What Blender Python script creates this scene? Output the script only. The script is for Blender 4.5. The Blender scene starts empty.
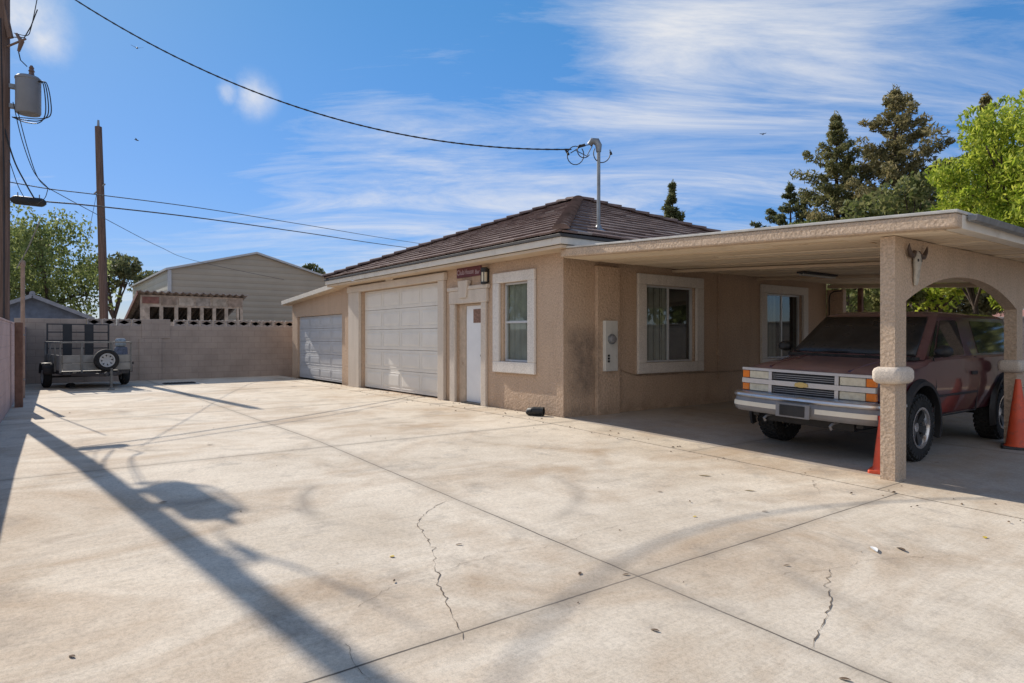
import bpy, bmesh, math, random
from mathutils import Vector, Matrix, Quaternion
R = math.radians
rng = random.Random(11)
scene = bpy.context.scene
COL = scene.collection
PI = math.pi

# ------------------------------------------------------------------ helpers
def prop(o, label=None, cat=None, group=None, kind=None):
    if label: o['label'] = label
    if cat: o['category'] = cat
    if group: o['group'] = group
    if kind: o['kind'] = kind
    return o

def thing(name, label, cat, loc=(0, 0, 0), rot=(0, 0, 0), group=None):
    o = bpy.data.objects.new(name, None)
    COL.objects.link(o)
    o.location = loc
    o.rotation_euler = rot
    o.empty_display_size = 0.1
    return prop(o, label, cat, group)

class MB:
    """collects shapes and links them as ONE mesh object"""
    def __init__(self):
        self.v = []; self.f = []; self.mi = []
    def add(self, vs, fs, mi=0):
        n = len(self.v)
        self.v.extend([tuple(p) for p in vs])
        for f in fs:
            self.f.append(tuple(n + i for i in f)); self.mi.append(mi)
        return self
    def box(self, x0, x1, y0, y1, z0, z1, mi=0, M=None):
        vs = [(x0,y0,z0),(x1,y0,z0),(x1,y1,z0),(x0,y1,z0),(x0,y0,z1),(x1,y0,z1),(x1,y1,z1),(x0,y1,z1)]
        if M is not None: vs = [M @ Vector(p) for p in vs]
        return self.add(vs, [(0,3,2,1),(4,5,6,7),(0,1,5,4),(1,2,6,5),(2,3,7,6),(3,0,4,7)], mi)
    def hexa(self, b, t, mi=0):
        return self.add(list(b)+list(t), [(0,3,2,1),(4,5,6,7),(0,1,5,4),(1,2,6,5),(2,3,7,6),(3,0,4,7)], mi)
    def tube(self, pts, r, n=8, mi=0, caps=True):
        pts = [Vector(p) for p in pts]
        rs = r if isinstance(r, (list, tuple)) else [r]*len(pts)
        vs = []; fs = []; up = None
        for i, p in enumerate(pts):
            a = pts[max(0, i-1)]; b = pts[min(len(pts)-1, i+1)]
            d = (b-a)
            d = d.normalized() if d.length > 1e-9 else Vector((0,0,1))
            if up is None:
                up = d.orthogonal().normalized()
            else:
                up = up - d*up.dot(d)
                up = up.normalized() if up.length > 1e-6 else d.orthogonal().normalized()
            w = d.cross(up)
            for k in range(n):
                a_ = 2*PI*k/n
                vs.append(p + (up*math.cos(a_) + w*math.sin(a_))*rs[i])
        for i in range(len(pts)-1):
            for k in range(n):
                k2 = (k+1) % n
                fs.append((i*n+k, i*n+k2, (i+1)*n+k2, (i+1)*n+k))
        if caps:
            fs.append(tuple(range(n-1, -1, -1)))
            fs.append(tuple((len(pts)-1)*n+k for k in range(n)))
        return self.add(vs, fs, mi)
    def bar(self, a, b, w, t, mi=0, up=(0,0,1)):
        a = Vector(a); b = Vector(b); d = (b-a).normalized(); up = Vector(up)
        s = d.cross(up)
        if s.length < 1e-5: s = d.cross(Vector((1,0,0)))
        s.normalize(); u = s.cross(d).normalized()
        P = []
        for q in (a, b):
            for i, j in ((-1,-1),(1,-1),(1,1),(-1,1)):
                P.append(q + s*(w/2*i) + u*(t/2*j))
        return self.add(P, [(3,2,1,0),(4,5,6,7),(0,1,5,4),(1,2,6,5),(2,3,7,6),(3,0,4,7)], mi)
    def lathe(self, prof, n=24, M=None, mi=0, close=False):
        vs = []; fs = []; m = len(prof)
        for k in range(n):
            a = 2*PI*k/n
            for r, z in prof:
                p = Vector((r*math.cos(a), r*math.sin(a), z))
                vs.append(M @ p if M is not None else p)
        for k in range(n):
            k2 = (k+1) % n
            for i in range(m if close else m-1):
                j = (i+1) % m
                fs.append((k*m+i, k2*m+i, k2*m+j, k*m+j))
        return self.add(vs, fs, mi)
    def prism(self, poly, axis, a, b, mi=0):
        """poly: 2D outline (may be concave); axis 'x','y','z' is the extrusion axis"""
        def P(u, v, w):
            return {'x': (w,u,v), 'y': (u,w,v), 'z': (u,v,w)}[axis]
        n = len(poly)
        bm = bmesh.new()
        vs = [bm.verts.new((u, v, 0)) for u, v in poly]
        bm.faces.new(vs)
        bmesh.ops.triangulate(bm, faces=bm.faces[:])
        bm.verts.index_update()
        tr = [tuple(v.index for v in f.verts) for f in bm.faces]
        bm.free()
        V = [P(u, v, a) for u, v in poly] + [P(u, v, b) for u, v in poly]
        F = [t[::-1] for t in tr] + [tuple(i+n for i in t) for t in tr]
        F += [(i, (i+1) % n, (i+1) % n+n, i+n) for i in range(n)]
        return self.add(V, F, mi)
    def loft(self, rings, mi=0, caps=True):
        n = len(rings[0]); vs = [p for r in rings for p in r]; fs = []
        for i in range(len(rings)-1):
            for k in range(n):
                k2 = (k+1) % n
                fs.append((i*n+k, i*n+k2, (i+1)*n+k2, (i+1)*n+k))
        if caps:
            fs.append(tuple(range(n-1, -1, -1))); fs.append(tuple((len(rings)-1)*n+k for k in range(n)))
        return self.add(vs, fs, mi)
    def mesh(self, name, mats):
        me = bpy.data.meshes.new(name)
        me.from_pydata(self.v, [], self.f)
        for m in (mats if isinstance(mats, (list, tuple)) else [mats]): me.materials.append(m)
        me.polygons.foreach_set('material_index', self.mi)
        bm = bmesh.new(); bm.from_mesh(me)
        bmesh.ops.recalc_face_normals(bm, faces=bm.faces[:])
        bm.to_mesh(me); bm.free()
        return me
    def build(self, name, mats, parent=None, smooth=None, bevel=None, seg=2, world=False):
        if world and parent is not None:
            L = parent.location
            self.v = [(p[0]-L[0], p[1]-L[1], p[2]-L[2]) for p in self.v]
        me = self.mesh(name, mats)
        return link(name, me, parent, smooth, bevel, seg)

def link(name, me, parent=None, smooth=None, bevel=None, seg=2):
    o = bpy.data.objects.new(name, me)
    COL.objects.link(o)
    if parent is not None: o.parent = parent
    if smooth is not None:
        me.polygons.foreach_set('use_smooth', [True]*len(me.polygons))
        me.set_sharp_from_angle(angle=R(smooth))
    if bevel:
        b = o.modifiers.new('edge', 'BEVEL'); b.width = bevel; b.segments = seg
        b.limit_method = 'ANGLE'; b.angle_limit = R(40); b.harden_normals = False
    me.update()
    return o

def copy_tree(o, parent=None):
    c = o.copy(); COL.objects.link(c)
    if parent is not None: c.parent = parent
    for ch in list(o.children): copy_tree(ch, c)
    return c

def gz(x):
    return -0.025*min(max(0.0, x+8.3), 16.0)

# ------------------------------------------------------------------ materials
class NT:
    def __init__(self, name):
        self.m = bpy.data.materials.new(name); self.m.use_nodes = True
        self.t = self.m.node_tree; self.b = self.t.nodes['Principled BSDF']
        self.out = self.t.nodes['Material Output']
    def n(self, kind, **kw):
        nd = self.t.nodes.new(kind)
        for k, v in kw.items():
            if k in nd.inputs: self.put(nd.inputs[k], v)
            else: setattr(nd, k, v)
        return nd
    def put(self, sock, v):
        if isinstance(v, bpy.types.NodeSocket): self.t.links.new(v, sock)
        else: sock.default_value = v
    def coord(self, scale=(1,1,1), rot=(0,0,0), kind='Object', loc=(0,0,0)):
        tc = self.n('ShaderNodeTexCoord')
        mp = self.n('ShaderNodeMapping', Scale=scale, Rotation=rot, Location=loc)
        self.t.links.new(tc.outputs[kind], mp.inputs['Vector'])
        return mp.outputs['Vector']
    def noise(self, vec, scale, detail=4, rough=0.55, dist=0.0):
        nd = self.n('ShaderNodeTexNoise', Scale=scale, Detail=detail, Roughness=rough, Distortion=dist)
        self.t.links.new(vec, nd.inputs['Vector'])
        return nd.outputs['Fac']
    def ramp(self, fac, stops):
        nd = self.n('ShaderNodeValToRGB')
        cr = nd.color_ramp
        while len(cr.elements) < len(stops): cr.elements.new(0.5)
        for e, (p, c) in zip(cr.elements, stops):
            e.position = p
            e.color = (c, c, c, 1) if isinstance(c, (int, float)) else (*c, 1)
        self.t.links.new(fac, nd.inputs['Fac'])
        return nd.outputs['Color']
    def mix(self, fac, a, b, mode='MIX'):
        nd = self.n('ShaderNodeMix', data_type='RGBA', blend_type=mode)
        for sk, v in ((nd.inputs[0], fac), (nd.inputs[6], a), (nd.inputs[7], b)):
            if isinstance(v, tuple) and len(v) == 3: v = (*v, 1)
            self.put(sk, v)
        return nd.outputs[2]
    def math(self, op, a, b=None, c=None, clamp=False):
        nd = self.n('ShaderNodeMath', operation=op); nd.use_clamp = clamp
        self.put(nd.inputs[0], a)
        if b is not None: self.put(nd.inputs[1], b)
        if c is not None: self.put(nd.inputs[2], c)
        return nd.outputs[0]
    def sep(self, vec):
        nd = self.n('ShaderNodeSeparateXYZ'); self.t.links.new(vec, nd.inputs[0]); return nd.outputs
    def bump(self, h, strength=0.3, dist=0.01):
        nd = self.n('ShaderNodeBump', Strength=strength, Distance=dist)
        self.t.links.new(h, nd.inputs['Height'])
        self.t.links.new(nd.outputs['Normal'], self.b.inputs['Normal'])
    def set(self, **kw):
        for k, v in kw.items():
            k = k.replace('_', ' ')
            if isinstance(v, tuple) and len(v) == 3: v = (*v, 1)
            self.put(self.b.inputs[k], v)
        return self.m

def plain(name, col, rough=0.6, metal=0.0, var=0.12, scale=6.0, bump=0.0, bscale=40.0, spec=0.4, dirt=None, coat=0.0):
    N = NT(name)
    co = N.coord()
    f = N.noise(co, scale, 6, 0.6)
    dark = tuple(c*(1-var*1.6) for c in col); light = tuple(min(1, c*(1+var)) for c in col)
    c = N.ramp(f, [(0.3, dark), (0.7, light)])
    if dirt:
        f2 = N.noise(co, dirt[1], 7, 0.65, 0.4)
        c = N.mix(N.ramp(f2, [(dirt[2], 0.0), (dirt[2]+0.16, dirt[3])]), c, dirt[0])
    if bump: N.bump(N.noise(co, bscale, 4, 0.6), bump, 0.01)
    r2 = N.ramp(f, [(0.3, min(1, rough+0.06)), (0.7, max(0.02, rough-0.06))])
    N.set(Base_Color=c, Metallic=metal, Specular_IOR_Level=spec, Coat_Weight=coat)
    N.t.links.new(r2, N.b.inputs['Roughness'])
    return N.m

def stucco(name, col, grain=55, strength=0.5, stain=None):
    N = NT(name); co = N.coord()
    big = N.noise(co, 0.9, 5, 0.6)
    c = N.ramp(big, [(0.3, tuple(x*0.88 for x in col)), (0.7, tuple(x*1.07 for x in col))])
    run = N.noise(N.coord(scale=(2.6, 2.6, 0.35)), 1.6, 6, 0.65, 0.3)
    c = N.mix(0.75, c, N.ramp(run, [(0.32, (0.80,0.78,0.76)), (0.52, (1,1,1)), (0.75, (1.07,1.06,1.05))]), 'MULTIPLY')
    fine = N.noise(co, grain, 5, 0.65)
    c = N.mix(0.45, c, N.ramp(fine, [(0.36, tuple(x*0.55 for x in col)), (0.64, tuple(min(1, x*1.3) for x in col))]))
    if stain: c = stain(N, c)
    vo = N.n('ShaderNodeTexVoronoi', Scale=grain*0.55); N.t.links.new(co, vo.inputs['Vector'])
    h = N.math('ADD', N.math('MULTIPLY', fine, 0.7), N.math('MULTIPLY', vo.outputs['Distance'], 0.5))
    N.bump(h, strength, 0.02)
    return N.set(Base_Color=c, Roughness=0.92, Specular_IOR_Level=0.2)

def glass(name, tint=(0.5,0.55,0.52), amount=0.86, rough=0.02):
    """thin pane: clear body with a fresnel mirror on it"""
    N = NT(name)
    tr = N.n('ShaderNodeBsdfTransparent', Color=(*tint, 1))
    gl = N.n('ShaderNodeBsdfGlossy', Roughness=rough, Color=(0.9,0.93,0.92,1))
    fr = N.n('ShaderNodeLayerWeight', Blend=0.5)
    co = N.coord()
    N.t.links.new(N.n('ShaderNodeBump', Strength=0.05, Distance=0.02, Height=N.noise(co, 1.3, 2)).outputs[0], gl.inputs['Normal'])
    fac = N.math('ADD', N.math('MULTIPLY', N.math('POWER', fr.outputs['Facing'], 4.0), 0.75), 1-amount, clamp=True)
    ms = N.n('ShaderNodeMixShader'); N.t.links.new(fac, ms.inputs[0])
    N.t.links.new(tr.outputs[0], ms.inputs[1]); N.t.links.new(gl.outputs[0], ms.inputs[2])
    N.t.links.new(ms.outputs[0], N.out.inputs['Surface'])
    return N.m

def leafmat(name, c1, c2, c3, trans=0.35):
    N = NT(name)
    g = N.n('ShaderNodeNewGeometry')
    co = N.coord()
    clump = N.noise(co, 0.7, 3)
    f = N.math('ADD', N.math('MULTIPLY', g.outputs['Random Per Island'], 0.6), N.math('MULTIPLY', clump, 0.55))
    c = N.ramp(f, [(0.25, c1), (0.55, c2), (0.85, c3)])
    N.set(Base_Color=c, Roughness=0.6, Specular_IOR_Level=0.25)
    tl = N.n('ShaderNodeBsdfTranslucent'); N.t.links.new(c, tl.inputs['Color'])
    ms = N.n('ShaderNodeMixShader'); ms.inputs[0].default_value = trans
    N.t.links.new(N.b.outputs[0], ms.inputs[1]); N.t.links.new(tl.outputs[0], ms.inputs[2])
    N.t.links.new(ms.outputs[0], N.out.inputs['Surface'])
    return N.m

def concrete(name, col, joints_x=(), joints_y=(), arcs=(), streak=True, stain_amt=1.0, gap=0.008):
    N = NT(name); co = N.coord()
    base = N.noise(co, 0.55, 6, 0.6, 0.3)
    c = N.ramp(base, [(0.30, tuple(x*f for x, f in zip(col, (0.82,0.79,0.755)))), (0.5, col), (0.70, tuple(min(1, x*1.10) for x in col))])
    # broom streaks along the drive's short axis
    st = N.noise(N.coord(scale=(7.0, 0.45, 1)), 3.0, 6, 0.7)
    c = N.mix(0.34, c, N.ramp(st, [(0.30, (0.82,0.78,0.72)), (0.52, (1,1,1)), (0.8, (1.0,1.0,1.0))]), 'MULTIPLY')
    st2 = N.noise(N.coord(scale=(30.0, 0.8, 1)), 3.0, 3, 0.6)
    c = N.mix(0.30, c, N.ramp(st2, [(0.34, (0.84,0.81,0.77)), (0.56, (1,1,1))]), 'MULTIPLY')
    # rusty / tan stains
    s1 = N.noise(N.coord(scale=(1.0, 0.6, 1), loc=(3.1, 7.7, 0)), 0.8, 7, 0.62, 0.8)
    c = N.mix(N.ramp(s1, [(0.47, 0.0), (0.68, 0.72*stain_amt)]), c, (0.42, 0.295, 0.185))
    s2 = N.noise(N.coord(loc=(13.1, 2.7, 0)), 1.7, 7, 0.7, 0.5)
    c = N.mix(N.ramp(s2, [(0.54, 0.0), (0.72, 0.55*stain_amt)]), c, (0.26, 0.225, 0.19))
    md = N.noise(N.coord(loc=(1.3, 4.4, 0)), 4.2, 7, 0.62, 0.4)
    c = N.mix(1.0, c, N.ramp(md, [(0.32, (0.92,0.905,0.89)), (0.52, (1,1,1)), (0.7, (1.05,1.05,1.05))]), 'MULTIPLY')
    # speckle
    sp = N.noise(co, 38, 4, 0.7)
    c = N.mix(0.75, c, N.ramp(sp, [(0.32, 0.74), (0.55, 1.0), (0.75, 1.06)]), 'MULTIPLY')
    gr = N.noise(co, 160, 3, 0.7)
    c = N.mix(0.7, c, N.ramp(gr, [(0.34, 0.72), (0.5, 1.0), (0.7, 1.08)]), 'MULTIPLY')
    x, y, z = N.sep(co)
    wob = N.math('MULTIPLY', N.math('SUBTRACT', N.noise(co, 3.0, 3), 0.5), 0.02)
    for cx, cy, r, w, amt in arcs:
        dx = N.math('SUBTRACT', x, cx); dy = N.math('SUBTRACT', y, cy)
        d = N.math('SQRT', N.math('ADD', N.math('MULTIPLY', dx, dx), N.math('MULTIPLY', dy, dy)))
        e = N.math('DIVIDE', N.math('ABSOLUTE', N.math('SUBTRACT', N.math('ADD', d, N.math('MULTIPLY', wob, 4)), r)), w)
        m = N.math('MULTIPLY', N.math('SUBTRACT', 1.0, e, clamp=True), N.ramp(N.noise(co, 0.9, 4), [(0.42, 0.0), (0.62, amt)]))
        c = N.mix(m, c, (0.20, 0.175, 0.15))
    lines = None
    for ax, vals in ((x, joints_x), (y, joints_y)):
        for v in vals:
            e = N.math('ABSOLUTE', N.math('SUBTRACT', N.math('ADD', ax, wob), v))
            m = N.math('SUBTRACT', 1.0, N.math('DIVIDE', N.math('SUBTRACT', e, gap*0.5), gap*0.6), clamp=True)
            halo = N.math('MULTIPLY', N.math('SUBTRACT', 1.0, N.math('DIVIDE', e, 0.12), clamp=True), 0.38)
            c = N.mix(halo, c, (0.27, 0.225, 0.175))
            c = N.mix(N.math('MULTIPLY', m, N.ramp(N.noise(co, 1.1, 5, 0.65), [(0.35, 0.45), (0.6, 0.88)])), c, (0.06, 0.05, 0.042))
            lines = m if lines is None else N.math('MAXIMUM', lines, m)
    h = N.math('ADD', N.math('MULTIPLY', sp, 0.25), N.math('MULTIPLY', st2, 0.5))
    if lines is not None: h = N.math('SUBTRACT', h, N.math('MULTIPLY', lines, 1.5))
    N.bump(h, 0.28, 0.008)
    return N.set(Base_Color=c, Roughness=0.88, Specular_IOR_Level=0.25)

def meterstain(N, c):
    x, y, z = N.sep(N.coord())
    return c
def sooty(N, c):
    # sooty smear low on the side wall by the corner (object space = metres from the house corner)
    co = N.coord(); x, y, z = N.sep(co)
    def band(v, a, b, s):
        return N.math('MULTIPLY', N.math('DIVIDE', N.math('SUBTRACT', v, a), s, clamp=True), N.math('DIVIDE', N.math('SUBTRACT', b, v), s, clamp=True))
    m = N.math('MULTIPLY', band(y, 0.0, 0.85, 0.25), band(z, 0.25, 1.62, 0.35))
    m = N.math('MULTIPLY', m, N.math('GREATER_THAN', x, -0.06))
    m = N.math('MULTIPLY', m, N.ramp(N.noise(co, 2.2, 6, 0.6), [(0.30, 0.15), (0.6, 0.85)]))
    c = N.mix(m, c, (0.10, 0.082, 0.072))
    # splash grime along the foot of the wall
    g = N.math('MULTIPLY', N.math('SUBTRACT', 1.0, N.math('DIVIDE', z, 0.28), clamp=True), N.ramp(N.noise(co, 3.0, 6, 0.65), [(0.35, 0.0), (0.65, 0.55)]))
    return N.mix(g, c, (0.19, 0.135, 0.09))

M = {}
M['stucco'] = stucco('tan_stucco', (0.56, 0.41, 0.295), 36, 0.9, sooty)
M['stucco_carport'] = stucco('rough_tan_stucco', (0.60, 0.455, 0.33), 44, 1.0)
M['trim'] = stucco('cream_trim_stucco', (0.66, 0.575, 0.485), 70, 0.25)
M['trim_white'] = stucco('pale_trim_stucco', (0.72, 0.67, 0.61), 70, 0.22)
M['fascia'] = plain('cream_fascia_paint', (0.72, 0.655, 0.56), 0.6, var=0.06, scale=3, dirt=((0.42,0.34,0.25), 5.0, 0.58, 0.5))
M['fascia_tan'] = plain('tan_soffit_paint', (0.60, 0.475, 0.345), 0.7, var=0.08, scale=3)
M['drip'] = plain('dark_drip_edge', (0.055, 0.048, 0.045), 0.55)
M['white_paint'] = plain('white_door_paint', (0.80, 0.80, 0.80), 0.45, var=0.03, scale=4, dirt=((0.5,0.46,0.42), 6.0, 0.66, 0.4))
M['garage_white'] = plain('grey_white_garage_paint', (0.76, 0.72, 0.655), 0.55, var=0.04, scale=2.5, dirt=((0.46,0.41,0.35), 4.0, 0.64, 0.3))
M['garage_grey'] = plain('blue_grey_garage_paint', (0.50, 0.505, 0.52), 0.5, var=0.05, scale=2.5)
M['wood_frame'] = plain('worn_cream_jamb', (0.52, 0.41, 0.31), 0.8, var=0.12, scale=9, dirt=((.27,.17,.11), 6.0, .60, .8))
M['dark_metal'] = plain('black_metal', (0.03, 0.03, 0.032), 0.5, var=0.1)
M['steel'] = plain('galvanised_steel', (0.27, 0.28, 0.29), 0.5, metal=0.6, var=0.15, scale=8)
M['alu'] = plain('window_aluminium', (0.62, 0.62, 0.62), 0.4, metal=0.3, var=0.05)
M['meter_grey'] = plain('meter_box_paint', (0.58, 0.57, 0.53), 0.55, var=0.06, dirt=((0.36,0.30,0.24), 7.0, 0.58, 0.6))
M['glass'] = glass('window_glass', (0.80,0.86,0.83), 0.90)
M['meter_glass'] = glass('meter_glass', (0.6,0.62,0.62), 0.8)
M['curtain'] = plain('grey_curtain', (0.36, 0.355, 0.33), 0.9, var=0.12, scale=3)
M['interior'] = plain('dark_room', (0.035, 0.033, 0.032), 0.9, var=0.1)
M['sign_red'] = plain('maroon_sign_paint', (0.15, 0.045, 0.055), 0.6, var=0.15, scale=20)
M['sign_text'] = plain('pale_sign_lettering', (0.50, 0.40, 0.45), 0.6, var=0.05)
M['notice'] = plain('faded_notice_paper', (0.26, 0.15, 0.11), 0.7, var=0.3, scale=25)
M['lamp_glass'] = plain('cream_lamp_glass', (0.70, 0.64, 0.50), 0.3, var=0.05)
M['soffit_wood'] = None

def tiles_mat():
    N = NT('brown_concrete_tile'); tc = N.n('ShaderNodeUVMap')
    br = N.n('ShaderNodeTexBrick', Scale=1.0)
    br.offset = 0.5
    for k, v in (('Color1', (0.155,0.102,0.086,1)), ('Color2', (0.215,0.155,0.135,1)), ('Mortar', (0.03,0.022,0.02,1)),
                 ('Mortar Size', 0.006), ('Brick Width', 0.33), ('Row Height', 0.33), ('Bias', -0.1)):
        br.inputs[k].default_value = v
    N.t.links.new(tc.outputs[0], br.inputs['Vector'])
    co = N.coord()
    c = N.mix(0.55, br.outputs['Color'], N.ramp(N.noise(co, 1.6, 6, 0.65), [(0.3, 0.62), (0.7, 1.25)]), 'MULTIPLY')
    c = N.mix(N.ramp(N.noise(co, 9, 5, 0.7), [(0.58, 0.0), (0.8, 0.5)]), c, (0.34, 0.28, 0.245))
    N.bump(N.noise(co, 30, 4), 0.35, 0.01)
    return N.set(Base_Color=c, Roughness=0.85, Specular_IOR_Level=0.25)
M['tile'] = tiles_mat()
M['tile_cap'] = plain('brown_ridge_tile', (0.17, 0.115, 0.10), 0.85, var=0.25, scale=4, dirt=((0.32,0.26,0.22), 8.0, 0.6, 0.5))
def planks_mat():
    N = NT('painted_soffit_boards')
    g = N.n('ShaderNodeNewGeometry')
    co = N.coord(scale=(0.5, 3, 1))
    c = N.ramp(N.math('ADD', N.math('MULTIPLY', g.outputs['Random Per Island'], 0.5), N.math('MULTIPLY', N.noise(co, 3, 6, 0.6), 0.5)),
               [(0.25, (0.68, 0.535, 0.37)), (0.75, (0.84, 0.70, 0.52))])
    w = N.noise(N.coord(scale=(0.7, 4, 1), loc=(5, 3, 0)), 2.2, 7, 0.7)
    c = N.mix(N.ramp(w, [(0.60, 0.0), (0.72, 0.7)]), c, (0.28, 0.19, 0.12))
    N.bump(N.noise(N.coord(scale=(1, 12, 1)), 6, 4), 0.3, 0.01)
    return N.set(Base_Color=c, Roughness=0.8)
M['planks'] = planks_mat()

def blocks(name, c1, c2, mortar, bw=0.4, rh=0.2, plane='yz'):
    N = NT(name)
    tc = N.n('ShaderNodeTexCoord'); sp = N.n('ShaderNodeSeparateXYZ'); N.t.links.new(tc.outputs['Object'], sp.inputs[0])
    cb = N.n('ShaderNodeCombineXYZ')
    N.t.links.new(sp.outputs[{'y': 1, 'x': 0}[plane[0]]], cb.inputs[0]); N.t.links.new(sp.outputs[2], cb.inputs[1])
    br = N.n('ShaderNodeTexBrick', Scale=1.0); br.offset = 0.5
    for k, v in (('Color1', (*c1,1)), ('Color2', (*c2,1)), ('Mortar', (*mortar,1)), ('Mortar Size', 0.008), ('Mortar Smooth', 0.4), ('Brick Width', bw), ('Row Height', rh)):
        br.inputs[k].default_value = v
    N.t.links.new(cb.outputs[0], br.inputs['Vector'])
    co = N.coord()
    c = N.mix(0.7, br.outputs['Color'], N.ramp(N.noise(co, 1.5, 6, 0.65), [(0.3, 0.75), (0.7, 1.15)]), 'MULTIPLY')
    h = N.math('SUBTRACT', N.math('MULTIPLY', N.noise(co, 60, 4), 0.4), br.outputs['Fac'])
    N.bump(h, 0.4, 0.01)
    return N.set(Base_Color=c, Roughness=0.9, Specular_IOR_Level=0.2)
M['block'] = blocks('pink_tan_block', (0.40,0.32,0.265), (0.425,0.34,0.28), (0.335,0.265,0.22))
M['block_pink'] = blocks('pink_painted_block', (0.48,0.36,0.335), (0.495,0.37,0.345), (0.44,0.33,0.305), plane='xz')
M['block_far'] = blocks('grey_block', (0.30,0.26,0.24), (0.33,0.29,0.26), (0.24,0.21,0.19), plane='xz')
M['breeze'] = plain('pale_breeze_block', (0.46, 0.39, 0.34), 0.85, var=0.2, scale=12)

def ribbed(name, col, pitch, axis='z', depth=1.0):
    N = NT(name); x, y, z = N.sep(N.coord()); ax = {'x': x, 'y': y, 'z': z}[axis]
    w = N.math('FRACT', N.math('DIVIDE', ax, pitch))
    groove = N.math('LESS_THAN', w, 0.10)
    co = N.coord()
    c = N.ramp(N.noise(co, 0.8, 5), [(0.3, tuple(v*0.9 for v in col)), (0.7, tuple(v*1.06 for v in col))])
    c = N.mix(N.math('MULTIPLY', groove, 0.35), c, tuple(v*0.5 for v in col))
    N.bump(N.math('PINGPONG', w, 0.5), 0.8*depth, 0.04)
    return N.set(Base_Color=c, Roughness=0.55, Specular_IOR_Level=0.3)
M['siding'] = ribbed('tan_metal_siding', (0.44, 0.375, 0.29), 0.28)
M['siding_sunlit'] = ribbed('sunlit_metal_siding', (0.58, 0.54, 0.45), 0.28)  # barn side walls: sunlit brightness of the tan siding put into the colour
M['barn_trim'] = plain('light_grey_trim', (0.52, 0.52, 0.52), 0.5, var=0.05)
M['shed_blue'] = plain('blue_grey_siding', (0.15, 0.18, 0.235), 0.8, var=0.2, scale=3)
M['shingle'] = plain('grey_shingles', (0.20, 0.20, 0.22), 0.9, var=0.25, scale=10, bump=0.4)
M['peel'] = plain('peeling_pale_paint', (0.54, 0.45, 0.36), 0.85, var=0.2, scale=5, dirt=((0.30,0.24,0.19), 4.0, 0.48, 0.85))
M['red_board'] = plain('faded_red_board', (0.27, 0.13, 0.105), 0.85, var=0.2, scale=6)
M['corrug'] = ribbed('corrugated_roof', (0.36, 0.29, 0.27), 0.2, 'y')
M['pole'] = None
def pole_mat():
    N = NT('weathered_pole_wood')
    st = N.noise(N.coord(scale=(14, 14, 0.5)), 2.0, 6, 0.7)
    c = N.ramp(st, [(0.3, (0.085, 0.056, 0.044)), (0.55, (0.185, 0.125, 0.10)), (0.8, (0.26, 0.185, 0.15))])
    N.bump(st, 0.6, 0.02)
    return N.set(Base_Color=c, Roughness=0.9, Specular_IOR_Level=0.15)
M['pole'] = pole_mat()
M['post_brown'] = plain('brown_wood_post', (0.21, 0.115, 0.08), 0.85, var=0.25, scale=5)
M['xfmr'] = plain('transformer_grey', (0.20, 0.205, 0.22), 0.45, var=0.06, scale=3)
M['porcelain'] = plain('brown_porcelain', (0.16, 0.10, 0.08), 0.3)
M['cable'] = plain('black_cable', (0.022, 0.022, 0.024), 0.6)
M['cable_grey'] = plain('grey_cable', (0.075, 0.08, 0.085), 0.6)
M['dirt'] = plain('desert_dirt', (0.33, 0.26, 0.19), 0.95, var=0.25, scale=0.5, bump=0.3, bscale=8)
M['drive'] = concrete('driveway_concrete', (0.69, 0.60, 0.48), (-2.78, -7.9, -12.8, -17.9), (3.06,),
    ((-5.2, 3.1, 1.25, 0.12, 0.55), (-3.3, 7.6, 3.1, 0.13, 0.25), (-3.2, 2.1, 2.9, 0.12, 0.22), (-14.0, 5.4, 4.0, 0.2, 0.4), (-1.4, 5.6, 1.9, .14, .4)))
M['apron'] = concrete('apron_concrete', (0.66, 0.57, 0.45), (-2.95, -5.2, -7.9, -10.4, -13.0, -15.6, -18.2), (), stain_amt=1.2)
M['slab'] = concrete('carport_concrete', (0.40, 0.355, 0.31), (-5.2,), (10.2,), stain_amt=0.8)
M['crack'] = plain('crack_dirt', (0.13, 0.10, 0.075), 0.95)
def crown_dust(col, dust, amt):
    N = NT('dusty_maroon_paint')
    g = N.n('ShaderNodeNewGeometry'); nz = N.sep(g.outputs['Normal'])[2]
    co = N.coord()
    up = N.math('DIVIDE', N.math('SUBTRACT', nz, 0.55), 0.4, clamp=True)
    blot = N.noise(co, 3.5, 7, 0.65, 0.3)
    m = N.math('MULTIPLY', up, N.ramp(blot, [(0.30, amt*0.5), (0.68, amt)]))
    film = N.ramp(N.noise(N.coord(scale=(1, 1, 2)), 2.2, 6, 0.65), [(0.40, 0.0), (0.75, 0.05)])
    m2 = N.math('MAXIMUM', m, film)
    c = N.mix(m2, col, dust)
    N.set(Base_Color=c, Specular_IOR_Level=0.5, Metallic=0.0, Coat_Weight=0.9, Coat_Roughness=0.05)
    N.t.links.new(N.math('ADD', N.math('MULTIPLY', m2, 0.55), 0.28, clamp=True), N.b.inputs['Roughness'])
    return N.m
M['maroon'] = crown_dust((0.055, 0.005, 0.010), (0.42, 0.27, 0.255), 0.52)
M['black_trim'] = plain('black_plastic', (0.022, 0.022, 0.023), 0.55, var=0.2, scale=6)
M['chrome'] = plain('dull_chrome', (0.66, 0.65, 0.64), 0.33, metal=0.95, var=0.08, scale=8)
M['bumper_grey'] = plain('grey_bumper', (0.20, 0.20, 0.21), 0.5, var=0.1)
M['cream'] = plain('cream_strip', (0.70, 0.65, 0.54), 0.5, var=0.05)
M['lens'] = plain('yellowed_headlight_lens', (0.56, 0.52, 0.40), 0.18, var=0.12, scale=18, coat=0.8)
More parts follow.
